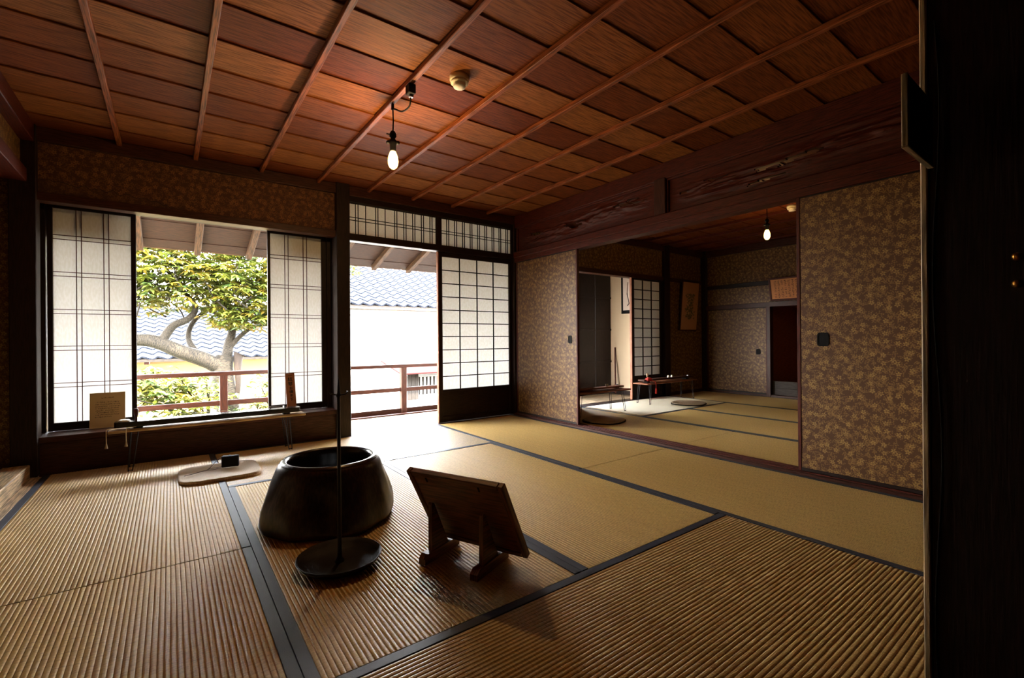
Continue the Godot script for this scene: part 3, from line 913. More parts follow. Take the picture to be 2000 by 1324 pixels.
func eave_tile() -> ArrayMesh:
	var st := begin()
	var n := 8
	var at := func(k: int) -> Vector2:
		var t := float(k) / n
		return Vector2((t - 0.5) * 0.28, -0.022 * sin(t * TAU) - (0.012 if t < 0.5 else 0.0) * sin(t * TAU))
	for k in n:
		var a: Vector2 = at.call(k)
		var b: Vector2 = at.call(k + 1)
		for s in [[0.03, Vector3(0, 1, 0)], [0.0, Vector3(0, -1, 0)]]:
			quad(st, Vector3(a.x, a.y + s[0], 0), Vector3(b.x, b.y + s[0], 0), Vector3(b.x, b.y + s[0], 0.3), Vector3(a.x, a.y + s[0], 0.3), s[1], [a, b, b, a])
		quad(st, Vector3(a.x, a.y, 0), Vector3(b.x, b.y, 0), Vector3(b.x, b.y + 0.03, 0), Vector3(a.x, a.y + 0.03, 0), Vector3(0, 0, -1), [a, b, b, a])
	return st.commit()

# ================================================================ what stands outside
func roof_tile_mesh(w: float, l: float) -> ArrayMesh:
	var st := begin()
	var n := 8
	var at := func(k: int) -> Vector2:
		var t := float(k) / n
		return Vector2((t - 0.5) * w, 0.03 * sin(t * TAU) + 0.008 * sin(t * TAU * 2))
	for k in n:
		var a: Vector2 = at.call(k)
		var b: Vector2 = at.call(k + 1)
		var nn := Vector3(-(b.y - a.y), b.x - a.x, 0).normalized()
		quad(st, Vector3(a.x, a.y + 0.03, l / 2), Vector3(b.x, b.y + 0.03, l / 2), Vector3(b.x, b.y, -l / 2), Vector3(a.x, a.y, -l / 2), nn, [a, b, b + Vector2(0, l), a + Vector2(0, l)])
		quad(st, Vector3(a.x, a.y - 0.012, l / 2), Vector3(b.x, b.y - 0.012, l / 2), Vector3(b.x, b.y + 0.03, l / 2), Vector3(a.x, a.y + 0.03, l / 2), Vector3(0, 0, 1), [a, b, b, a])
	return st.commit()

func tiled_roof(parent: Node, x0: float, cols: int, eave: Vector2, rows: int, slope: float) -> void:
	var w := 0.28
	var l := 0.25
	var m := roof_tile_mesh(w, l + 0.05)
	var tilt := Basis(Vector3.RIGHT, slope)
	var run := rows * l
	bx(parent, "roof_bed", M.grey_plank, Vector3(x0 + cols * w / 2, eave.x + sin(slope) * run / 2 - 0.06, eave.y - cos(slope) * run / 2), Vector3(cols * w, 0.06, run), 0.0, tilt)
	for r in rows:
		for c in cols:
			var s := (r + 0.5) * l
			obj("roof_tile", m, M.tile, parent, Vector3(x0 + (c + 0.5) * w, eave.x + sin(slope) * s, eave.y - cos(slope) * s), tilt)

func leaf_mesh() -> ArrayMesh:
	var st := begin()
	var tip := Vector3(0, -0.012, 1)
	var p := [Vector3(0, 0, 0), Vector3(0.17, 0.05, 0.4), Vector3(-0.17, 0.05, 0.4), tip, Vector3(0, 0, 0.4)]
	for t in [[0, 1, 4], [0, 4, 2], [1, 3, 4], [4, 3, 2]]:
		tri(st, [p[t[0]], p[t[1]], p[t[2]]], [Vector3.UP, Vector3.UP, Vector3.UP], [Vector2.ZERO, Vector2.ZERO, Vector2.ZERO])
	return st.commit()

# tufts of drooping leaves inside the given ellipsoids (centre, half size, tufts)
func foliage(parent: Node, blobs: Array, size: float, warm: float) -> void:
	var mm := MultiMesh.new()
	mm.transform_format = MultiMesh.TRANSFORM_3D
	mm.use_colors = true
	mm.mesh = leaf_mesh()
	var places := []
	var tints := []
	for b in blobs:
		for k in int(b[2] * 1.5):
			var d := Vector3(rng.randfn(), rng.randfn(), rng.randfn()).normalized() * pow(rng.randf(), 0.45)
			var at: Vector3 = b[0] + d * b[1]
			var base := Color(0.045, 0.09, 0.025).lerp(Color(0.16, 0.18, 0.02), rng.randf())
			if rng.randf() < warm:
				base = base.lerp(Color(0.28, 0.19, 0.024), rng.randf())
			var turn := rng.randf() * TAU
			var n := rng.randi_range(5, 8)
			for i in n:
				var dir := Vector3(cos(turn + TAU * i / n), rng.randf_range(-0.75, 0.15), sin(turn + TAU * i / n)).normalized()
				var bas := Basis.looking_at(-dir, Vector3(rng.randf_range(-0.3, 0.3), 1, rng.randf_range(-0.3, 0.3)))
				var s := size * rng.randf_range(0.7, 1.25)
				places.append(Transform3D(bas.scaled(Vector3(s, s, s)), at))
				tints.append(base * rng.randf_range(0.8, 1.2))
	mm.instance_count = places.size()
	for i in places.size():
		mm.set_instance_transform(i, places[i])
		var c: Color = tints[i]
		c.a = 1.0
		mm.set_instance_color(i, c)
	var o := MultiMeshInstance3D.new()
	o.name = "foliage"
	o.multimesh = mm
	o.material_override = M.leaf
	parent.add_child(o, true)
	o.set_meta("kind", "stuff")

func limb(st: SurfaceTool, pts: Array, r0: float, r1: float, sides := 10) -> void:
	var c := curve(pts, 5)
	var radii := []
	for k in c.size():
		radii.append(lerpf(r0, r1, float(k) / (c.size() - 1)) * rng.randf_range(0.97, 1.03))
	tube_into(st, c, radii, sides)

func build_outside() -> void:
	var g := struct("ground", "pale earth of the garden below the veranda", "ground")
	bx(g, "earth", M.ground, Vector3(0, -3.1, -20), Vector3(60, 0.2, 46), 0.0)
	# storehouse with white walls
	var b := thing("storehouse", "white plastered storehouse with grey tiled roof seen through the doorway", "building", Vector3(3.0, -3.0, -7.0))
	bx(b, "wall", M.limewash, Vector3(0.2, 2.25, -2.0), Vector3(7.0, 4.5, 4.0), 0.01)
	bx(b, "cornice", M.limewash, Vector3(0.2, 4.56, 0.14), Vector3(7.2, 0.1, 0.3), 0.01)
	bx(b, "eave_board", M.grey_plank, Vector3(0.2, 4.64, 0.3), Vector3(7.3, 0.07, 0.24), 0.005)
	tiled_roof(b, -3.45, 20, Vector2(4.72, 0.42), 12, 0.46)
	# house with cream walls behind the tree
	var h := thing("neighbour_house", "cream walled house with blue grey tiled roof behind the tree", "building", Vector3(-3.2, -3.0, -9.0))
	bx(h, "wall", M.cream_wall, Vector3(0.0, 1.65, -2.75), Vector3(5.0, 3.5, 4.0), 0.01)
	for k in 6:
		bx(h, "eave_bracket", M.dark, Vector3(-2.2 + k * 0.88, 3.40, -0.35), Vector3(0.09, 0.09, 0.7), 0.005)
	tiled_roof(h, -2.8, 20, Vector2(3.50, 0.1), 13, 0.44)
	# shed with red roof
	var s := thing("garden_shed", "low outbuilding with dull red roof and barred window seen through the railing", "shed", Vector3(1.85, -3.0, -5.9))
	bx(s, "wall", M.shed_wall, Vector3(0, 1.52, 0), Vector3(1.6, 3.04, 0.72), 0.01)
	bx(s, "roof", M.red_roof, Vector3(-0.05, 3.24, 0.1), Vector3(2.0, 0.04, 1.2), 0.008, Basis(Vector3.RIGHT, 0.2))
	bx(s, "roof_ridge", M.tile, Vector3(-0.05, 3.365, -0.5), Vector3(2.0, 0.03, 0.1), 0.008)
	for k in 3:
		bx(s, "wall_board", M.shed_board, Vector3(-0.725 + k * 0.088, 2.8, 0.385), Vector3(0.085, 0.58, 0.03), 0.004)
	var win := bx(s, "window", M.shed_board, Vector3(-0.2, 2.81, 0.362), Vector3(0.56, 0.4, 0.012), 0.002)
	for k in 6:
		bx(win, "window_bar", M.shed_wall, Vector3(-0.235 + k * 0.094, 0, 0.02), Vector3(0.042, 0.4, 0.02), 0.003)
	bx(s, "window_hood", M.shed_wall, Vector3(-0.18, 3.04, 0.42), Vector3(0.66, 0.025, 0.12), 0.004)
	# garden tree
	var t := thing("garden_tree", "old pruned tree with spreading branch and yellow green leaves", "tree", Vector3(-2.48, -3.0, -4.5))
	var st := begin()
	limb(st, [Vector3(0.1, 0, 0), Vector3(0.06, 1.5, 0), Vector3(0.02, 2.7, 0), Vector3(-0.06, 3.35, 0.02), Vector3(-0.02, 3.62, 0.0)], 0.2, 0.13, 14)
	limb(st, [Vector3(0.0, 3.4, 0), Vector3(-0.3, 3.58, 0.05), Vector3(-0.62, 3.72, 0.1), Vector3(-0.95, 3.88, 0.1), Vector3(-1.35, 3.9, 0.05), Vector3(-1.9, 3.98, 0.0)], 0.13, 0.07, 12)
	limb(st, [Vector3(-0.02, 3.5, 0), Vector3(0.03, 3.8, -0.02), Vector3(0.08, 4.1, -0.06), Vector3(-0.05, 4.6, -0.1), Vector3(-0.2, 5.0, -0.1)], 0.09, 0.025, 10)
	limb(st, [Vector3(-0.85, 3.85, 0.1), Vector3(-0.7, 4.1, 0.12), Vector3(-0.5, 4.22, 0.15), Vector3(-0.42, 4.42, 0.1), Vector3(-0.62, 4.7, 0.05), Vector3(-0.8, 5.0, 0)], 0.065, 0.02, 8)
	limb(st, [Vector3(-0.35, 3.62, 0.05), Vector3(-0.5, 3.9, -0.1), Vector3(-0.42, 4.2, -0.2), Vector3(-0.1, 4.5, -0.25), Vector3(0.3, 4.8, -0.2)], 0.05, 0.018, 8)
	limb(st, [Vector3(0.06, 4.05, -0.05), Vector3(0.35, 4.4, 0.0), Vector3(0.6, 4.6, 0.1), Vector3(0.95, 4.7, 0.1)], 0.04, 0.012, 8)
	limb(st, [Vector3(0.03, 3.75, 0.0), Vector3(0.3, 4.05, 0.05), Vector3(0.62, 4.15, 0.1)], 0.045, 0.015, 8)
	for k in 40:
		var a := Vector3(rng.randf_range(-1.4, 0.8), rng.randf_range(4.2, 4.8), rng.randf_range(-0.5, 0.5))
		limb(st, [a, a + Vector3(rng.randf_range(-0.25, 0.25), 0.2, rng.randf_range(-0.2, 0.2)), a + Vector3(rng.randf_range(-0.4, 0.4), 0.42, rng.randf_range(-0.3, 0.3))], 0.014, 0.004, 5)
	obj("trunk", st.commit(), M.bark, t)
	var stub := begin()
	limb(stub, [Vector3(0.13, 2.9, 0.06), Vector3(0.15, 3.15, 0.08), Vector3(0.145, 3.4, 0.09), Vector3(0.15, 3.56, 0.085), Vector3(0.165, 3.64, 0.08), Vector3(0.175, 3.665, 0.08)], 0.025, 0.088, 12)
	obj("cut_stub", stub.commit(), M.cut_bark, t)
	foliage(t, [[Vector3(-0.5, 4.95, 0), Vector3(1.7, 0.62, 0.9), 900], [Vector3(0.4, 4.75, 0.1), Vector3(1.0, 0.5, 0.8), 420], [Vector3(-1.25, 4.6, 0.1), Vector3(0.8, 0.4, 0.6), 260], [Vector3(0.2, 4.25, 0.2), Vector3(0.6, 0.22, 0.4), 170], [Vector3(0.75, 4.3, 0.0), Vector3(0.45, 0.3, 0.5), 60], [Vector3(0.5, 5.5, 0), Vector3(2.2, 0.6, 1.0), 700], [Vector3(-1.4, 5.3, 0), Vector3(1.0, 0.6, 0.8), 300]], 0.125, 0.45)
	var low := thing("garden_shrub", "leafy green shrub growing below the tree's long branch", "shrub", Vector3(-3.05, -3.0, -4.1))
	var sh := begin()
	for k in 14:
		var e := Vector3(rng.randf_range(-1.0, 0.45), rng.randf_range(3.0, 3.4), rng.randf_range(-0.4, 0.4))
		limb(sh, [Vector3(0.1, 0, 0), Vector3(0.12, 1.6, 0), Vector3(0.2 + e.x * 0.3, 2.7, e.z * 0.4), e], 0.035, 0.007, 6)
	obj("stems", sh.commit(), M.bark, low)
	foliage(low, [[Vector3(-0.4, 3.22, 0), Vector3(0.95, 0.3, 0.5), 260], [Vector3(0.1, 3.02, 0.2), Vector3(0.6, 0.2, 0.4), 60], [Vector3(0.0, 2.72, 0.1), Vector3(0.7, 0.2, 0.4), 50]], 0.12, 0.25)
	var low2 := thing("garden_shrub", "rounded yellow green shrub to the right of the tree trunk", "shrub", Vector3(-1.75, -3.0, -4.2))
	var sh2 := begin()
	for k in 8:
		var e := Vector3(rng.randf_range(-0.4, 0.5), rng.randf_range(2.7, 3.2), rng.randf_range(-0.3, 0.3))
		limb(sh2, [Vector3(0, 0, 0), Vector3(0, 1.6, 0), e * Vector3(0.5, 0.85, 0.5), e], 0.03, 0.007, 6)
	obj("stems", sh2.commit(), M.bark, low2)
	foliage(low2, [[Vector3(0, 3.0, 0), Vector3(0.55, 0.42, 0.5), 160], [Vector3(-0.3, 2.62, 0.1), Vector3(0.7, 0.25, 0.4), 80]], 0.11, 0.2)

# ================================================================ lamps and detectors
func lamp(called: String, label: String, hook: Vector3, drop: float, energy: float, with_box: bool) -> void:
	var o := thing(called, label, "lamp", hook)
	var top := 0.0
	if with_box:
		bx(o, "junction_box", M.black, Vector3(0.006, -0.022, 0.235), Vector3(0.04, 0.05, 0.05), 0.003)
		bx(o, "clip", M.steel, Vector3(0.012, -0.052, 0.225), Vector3(0.022, 0.012, 0.02), 0.002)
		obj("cord", tube(curve([Vector3(0.012, -0.055, 0.222), Vector3(0.022, -0.085, 0.18), Vector3(0.016, -0.082, 0.1), Vector3(0.004, -0.045, 0.03), Vector3(0, -0.03, 0.0)], 6), 0.0045, 8), M.black, o)
		bx(o, "hook", M.black, Vector3(0, -0.02, 0), Vector3(0.014, 0.036, 0.014), 0.002)
	var y := -drop
	obj("hanging_cord", tube([Vector3(0, top, 0), Vector3(0.003, (top + y) * 0.3, 0), Vector3(0, y + 0.15, 0)], 0.0042, 8), M.black, o)
	var sock := obj("socket", lathe([[0.0, 0.175], [0.012, 0.172], [0.019, 0.158], [0.02, 0.142], [0.013, 0.135], [0.013, 0.125], [0.021, 0.12], [0.022, 0.105], [0.018, 0.098], [0.018, 0.062], [0.016, 0.055], [0.0, 0.055]], 20), M.black, o, Vector3(0, y, 0))
	for a in [0.4, 0.4 + PI]:
		obj("socket_ear", lathe([[0.0, -0.008], [0.01, -0.008], [0.011, 0.0], [0.01, 0.008], [0.0, 0.008]], 12), M.black, sock, Vector3(cos(a) * 0.027, 0.108, sin(a) * 0.027), Basis(Vector3.RIGHT, PI / 2))
	obj("switch_key", lathe([[0.0, 0.0], [0.004, 0.0], [0.004, 0.02], [0.0, 0.022]], 8), M.black, sock, Vector3(-0.018, 0.15, 0), Basis(Vector3.BACK, PI / 2))
	obj("light_bulb", lathe([[0.014, 0.06], [0.02, 0.045], [0.027, 0.025], [0.03, 0.0], [0.028, -0.02], [0.021, -0.036], [0.01, -0.045], [0.0, -0.047]], 24), M.bulb, o, Vector3(0, y, 0))
	var l := OmniLight3D.new()
	l.name = "bulb_light"
	l.light_color = Color(1.0, 0.80, 0.52)
	l.light_energy = energy
	l.light_size = 0.025
	l.omni_range = 20.0
	l.omni_attenuation = 2.0
	l.shadow_enabled = true
	o.add_child(l)
	l.position = Vector3(0, y, 0)

func detector(label: String, at: Vector3) -> void:
	var o := thing("smoke_detector", label, "smoke detector", at, 0.0, "smoke detectors on the ceilings")
	obj("base", lathe([[0.0, 0.0], [0.052, 0.0], [0.052, -0.02], [0.048, -0.026], [0.036, -0.028]], 32), M.cream, o)
	obj("collar", lathe([[0.036, -0.026], [0.047, -0.03], [0.047, -0.036], [0.033, -0.039]], 32), M.cream, o)
	obj("sensor_head", lathe([[0.033, -0.036], [0.0335, -0.052], [0.031, -0.058], [0.0, -0.059]], 28), M.white, o)

func build_lamps() -> void:
	lamp("pendant_lamp", "bare lit bulb on black cord hanging from a ceiling batten", Vector3(-2.174, 2.233, 1.70), 0.335, 0.42, true)
	lamp("pendant_lamp", "bare lit bulb hanging in the room beyond the sliding doors", Vector3(1.74, 2.223, 2.0), 0.31, 0.12, false)
	detector("white smoke detector on the ceiling near the black corded bulb", Vector3(-1.97, 2.264, 2.115))
	detector("smoke detector on the ceiling of the room beyond", Vector3(2.09, 2.254, 2.1))

# ================================================================ things on the floor
func build_stump() -> void:
	var o := thing("stump_brazier", "black polished hollowed tree stump brazier on the centre mat", "brazier", Vector3(-2.595, 0.002, 1.915))
	var n := FastNoiseLite.new()
	n.seed = 9
	n.frequency = 1.0
	n.fractal_octaves = 3
	var bark := func(a: float, y: float) -> float:
		var v := n.get_noise_3d(cos(a) * 1.1, y * 2.2, sin(a) * 1.1) * 0.085
		v += 0.012 * sin(a * 9.0 + y * 6.0 + 2.0 * n.get_noise_1d(a))
		var hollow := exp(-pow(angle_difference(a, 1.95) / 0.28, 2.0) - pow((y - 0.15) / 0.07, 2.0)) * 0.14
		return 1.0 + v * smoothstep(0.32, 0.1, y) - hollow
	obj("stump", lathe([[0.0, 0.0], [0.285, 0.0], [0.302, 0.012], [0.306, 0.035], [0.301, 0.07], [0.292, 0.105], [0.281, 0.14], [0.269, 0.175], [0.257, 0.207], [0.246, 0.235], [0.238, 0.258], [0.229, 0.276], [0.217, 0.288], [0.203, 0.2925], [0.194, 0.29]], 72, bark, Vector2(4, 0.2)), M.stump, o)
	obj("rim", lathe([[0.222, 0.285], [0.213, 0.2945], [0.203, 0.297], [0.194, 0.2935], [0.189, 0.284], [0.187, 0.25], [0.186, 0.12], [0.0, 0.115]], 72), M.lacquer, o)
	# candle stand
	var c := thing("candle_stand", "tall thin iron candle stand on a round dish in front of the stump", "candle stand", Vector3(-2.70, 0.002, 2.43))
	obj("dish", lathe([[0.0, 0.012], [0.095, 0.010], [0.12, 0.013], [0.142, 0.026], [0.1535, 0.038], [0.156, 0.037], [0.146, 0.021], [0.125, 0.006], [0.105, 0.0], [0.0, 0.0]], 56), M.iron, c)
	obj("pole", lathe([[0.018, 0.012], [0.016, 0.02], [0.0095, 0.03], [0.0075, 0.06], [0.007, 0.35], [0.0062, 0.64], [0.0095, 0.645], [0.0095, 0.652], [0.006, 0.657], [0.005, 0.68], [0.0025, 0.712], [0.0, 0.716]], 16), M.iron, c)
	obj("cross_arm", tube(curve([Vector3(-0.034, 0.664, 0), Vector3(-0.028, 0.653, 0), Vector3(0, 0.65, 0), Vector3(0.028, 0.653, 0), Vector3(0.034, 0.664, 0)], 4), 0.0032, 8), M.iron, c, Vector3.ZERO, Basis(Vector3.UP, -0.64))
	# woven seat with a black box on it
	var s := thing("woven_seat", "flat rounded woven rush seat on the mat below the bay window", "floor cushion", Vector3(-2.96, 0.0, 0.69), 0.0)
	obj("weave", slab(0.225, 0.215, 0.022, 5.0, true), M.weave, s)
	obj("dark_backing", slab(0.222, 0.212, 0.012, 5.0, false), M.black, s, Vector3(0, 0.001, 0))
	var b := thing("black_box", "small black box with a thin trailing cord on the woven seat", "box", Vector3(-2.898, 0.024, 0.64), -0.2)
	bx(b, "case", M.black, Vector3(0, 0.036, 0), Vector3(0.1, 0.072, 0.036), 0.004)
	for x in [-0.035, -0.005, 0.03]:
		bx(b, "clip", M.steel, Vector3(x, 0.074, 0), Vector3(0.014, 0.004, 0.01), 0.001)
	obj("cord", tube(curve([Vector3(-0.04, 0.074, 0), Vector3(-0.075, 0.05, 0.02), Vector3(-0.12, 0.006, 0.05), Vector3(-0.15, 0.004, 0.075), Vector3(-0.19, 0.004, 0.12), Vector3(-0.23, 0.004, 0.15)], 6), 0.0016, 6), M.black, b)
	obj("cord", tube(curve([Vector3(-0.05, 0.004, 0.03), Vector3(-0.09, 0.003, 0.055), Vector3(-0.125, 0.003, 0.05), Vector3(-0.11, 0.003, 0.02), Vector3(-0.052, 0.004, 0.0)], 6), 0.0012, 6), M.black, b)

# thin slab with a rounded outline; a hollow one has a raised edge
func slab(ax: float, az: float, h: float, power: float, lip: bool) -> ArrayMesh:
	var st := begin()
	st.set_smooth_group(0)
	var n := 64
	var rings := [[0.0, h * (0.7 if lip else 1.0)], [0.5, h * (0.7 if lip else 1.0)], [0.88, h * (0.72 if lip else 1.0)], [0.95, h], [0.985, h * 0.95], [1.0, h * 0.6], [0.99, 0.0], [0.0, 0.0]]
	var at := func(k: int, i: int) -> Vector3:
		var a := TAU * (i % n) / n
		var e := 2.0 / power
		return Vector3(signf(cos(a)) * pow(absf(cos(a)), e) * ax * rings[k][0], rings[k][1], signf(sin(a)) * pow(absf(sin(a)), e) * az * rings[k][0])
	for k in rings.size() - 1:
		for i in n:
			var p := [at.call(k, i), at.call(k, i + 1), at.call(k + 1, i + 1), at.call(k + 1, i)]
			for t in [[0, 1, 2], [0, 2, 3]]:
				for q in t:
					st.set_uv(Vector2(p[q].x, p[q].z))
					st.add_vertex(p[q])
	st.index()
	st.generate_normals()
	return st.commit()

func build_easel() -> void:
	# display panel leaning on two fins, seen from behind
	var o := thing("display_easel", "wooden display panel on a low stand seen from behind", "easel", Vector3(-2.327, 0.002, 2.501), -1.168)
	var w := 0.438
	var h := 0.36
	var lean := Basis(Vector3.RIGHT, 0.513)
	var p := Node3D.new()
	var c := Vector3(w / 2, 0.045, -0.012) + lean * Vector3(0, h / 2, 0)
	bx(o, "back_board", M.easel, c + lean * Vector3(0, 0, 0.002), Vector3(w - 0.03, h - 0.03, 0.008), 0.0)
	for s in [-1, 1]:
		bx(o, "frame", M.easel, c + lean * Vector3(s * (w / 2 - 0.011), 0, 0), Vector3(0.022, h, 0.026), 0.003, lean)
		bx(o, "frame", M.easel, c + lean * Vector3(0, s * (h / 2 - 0.011), 0), Vector3(w - 0.044, 0.022, 0.026), 0.003, lean)
	# the board itself lies in the leaning plane
	o.get_node("back_board").basis = lean
	bx(o, "front_sheet", M.cream, c + lean * Vector3(0, 0, -0.004), Vector3(w - 0.044, h - 0.044, 0.002), 0.0, lean)
	for x in [0.07, 0.31]:
		var fin := prism(PackedVector2Array([Vector2(0.0, 0.03), Vector2(0.105, 0.03), Vector2(0.105, 0.215), Vector2(0.1, 0.222), Vector2(0.09, 0.218)]), 0.018)
		obj("fin", fin, M.easel, o, Vector3(x, 0.0, 0.012), Basis(Vector3.UP, -PI / 2))
		var foot := prism(PackedVector2Array([Vector2(-0.05, 0.0), Vector2(0.165, 0.0), Vector2(0.165, 0.022), Vector2(0.148, 0.037), Vector2(-0.035, 0.037), Vector2(-0.05, 0.025)]), 0.032)
		obj("foot", foot, M.easel, o, Vector3(x, 0.0, 0.0), Basis(Vector3.UP, -PI / 2))
	for x in [0.09, 0.33]:
		bx(o, "turn_clip", M.black, c + lean * Vector3(x - w / 2, h / 2 - 0.03, 0.012), Vector3(0.006, 0.022, 0.004), 0.001, lean)
	p.free()

func hairpin(parent: Node, at: Vector3, h: float, splay: float, along: float) -> void:
	obj("leg", tube(curve([at + Vector3(-0.02, h, 0), at + Vector3(-0.012 + along, 0.02, splay), at + Vector3(along - 0.008, 0.008, splay), at + Vector3(along + 0.008, 0.008, splay), at + Vector3(0.012 + along, 0.02, splay), at + Vector3(0.02, h, 0)], 5), 0.0032, 7), M.iron, parent)

func build_zither() -> void:
	var t := thing("low_table", "long narrow wooden table with thin folding legs before the bay window", "table", Vector3(-2.945, 0.0, 0.19))
	bx(t, "table_top", M.pale, Vector3(0, 0.268, 0), Vector3(1.21, 0.018, 0.14), 0.004)
	for s in [-1, 1]:
		for z in [-0.045, 0.045]:
			hairpin(t, Vector3(s * 0.47, 0, z), 0.26, 0.02 * signf(z), 0.02 * s)
	var o := thing("one_string_zither", "black lacquered one-string zither lying on the long table", "zither", Vector3(-2.945, 0.278, 0.19))
	var out := PackedVector2Array()
	for k in [[-0.575, -0.028], [-0.565, -0.04], [-0.47, -0.045], [-0.4, -0.052], [0.45, -0.046], [0.56, -0.04], [0.572, -0.03], [0.572, 0.03], [0.56, 0.04], [0.45, 0.046], [-0.4, 0.052], [-0.47, 0.045], [-0.565, 0.04], [-0.575, 0.028]]:
		out.append(Vector2(k[0], k[1]))
	obj("body", prism(out, 0.036), M.lacquer, o, Vector3(0, 0.03, 0), Basis(Vector3.RIGHT, PI / 2))
	for x in [-0.45, 0.47]:
		bx(o, "foot", M.black, Vector3(x, 0.007, 0), Vector3(0.05, 0.014, 0.07), 0.003)
	obj("tuning_peg", lathe([[0.006, 0.0], [0.008, 0.012], [0.006, 0.02], [0.008, 0.03], [0.0125, 0.042], [0.014, 0.058], [0.0135, 0.074], [0.012, 0.082], [0.0, 0.084]], 18), M.red, o, Vector3(-0.462, 0.047, 0.0))
	bx(o, "bridge", M.steel, Vector3(0.46, 0.056, 0), Vector3(0.012, 0.018, 0.05), 0.003, Basis(Vector3.BACK, 0.5))
	obj("string", tube([Vector3(-0.455, 0.068, 0), Vector3(0.0, 0.066, 0), Vector3(0.455, 0.064, 0)], 0.0011, 6), M.white, o)
	obj("string_coil", lathe([[0.0, 0.0], [0.03, 0.0], [0.034, 0.006], [0.026, 0.014], [0.015, 0.012], [0.0, 0.012]], 24), M.white, o, Vector3(-0.525, 0.047, 0))
	for x in [-0.61, -0.51]:
		obj("tassel_cord", tube(curve([Vector3(x + 0.05, 0.012, 0.05), Vector3(x + 0.005, 0.014, 0.075), Vector3(x, -0.01, 0.085), Vector3(x, -0.075, 0.086)], 5), 0.0022, 6), M.cream, o)
		obj("tassel", lathe([[0.0, 0.0], [0.004, -0.002], [0.005, -0.012], [0.009, -0.034], [0.0, -0.034]], 12), M.weave, o, Vector3(x, -0.073, 0.086))
	# cards on the sill
	var im := Image.create(256, 256, false, Image.FORMAT_RGB8)
	im.fill(c8(206, 184, 140))
	for k in 9: small_char(im, Vector2(84 + k * 10, 32), 8, c8(50, 38, 28))
	for r in 8:
		for k in [34, 36, 36, 35, 35, 35, 36, 24][r] / 2:
			if rng.randf() < 0.94 and not (k == 0 and (r == 0 or r == 5)):
				small_char(im, Vector2(38 + k * 10.2, 64 + r * 15.5), 8, c8(50, 38, 28))
	var card := thing("text_card", "square tan card printed with Japanese text leaning on the bay window screen", "sign", Vector3(-3.583, 0.246, -0.165), 0.0)
	var back := Basis(Vector3.RIGHT, -0.09)
	bx(card, "board", M.cream, Vector3(0, 0.126, -0.012), Vector3(0.196, 0.252, 0.006), 0.001, back)
	obj("print", sheet(0.192, 0.248), picture(im), card, Vector3(0, 0.126, -0.012) + back * Vector3(0, 0, 0.0034), back)
	var im2 := Image.create(80, 364, false, Image.FORMAT_RGB8)
	im2.fill(c8(146, 94, 62))
	var y := 12.0
	for ch in ["一", "絃", "琴", "お", "弾", "き", "下"]:
		var big: bool = ch in ["一", "絃", "琴"]
		write_sign(im2, ch, Vector2(18 if big else 26, y - (10 if ch == "一" else 0)), 42 if big else 32, 2.2, c8(26, 16, 12))
		y += (24 if ch == "一" else 46) if big else 36
	var tall := thing("tall_sign", "narrow wooden sign with vertical Japanese writing behind the zither", "sign", Vector3(-2.366, 0.246, -0.158), 0.0)
	var lean := Basis(Vector3.RIGHT, -0.09) * Basis(Vector3.BACK, 0.04)
	bx(tall, "board", M.cedar, Vector3(0, 0.166, -0.014), Vector3(0.076, 0.332, 0.008), 0.001, lean)
	obj("writing", sheet(0.072, 0.328), picture(im2), tall, Vector3(0, 0.166, -0.014) + lean * Vector3(0, 0, 0.0044), lean)

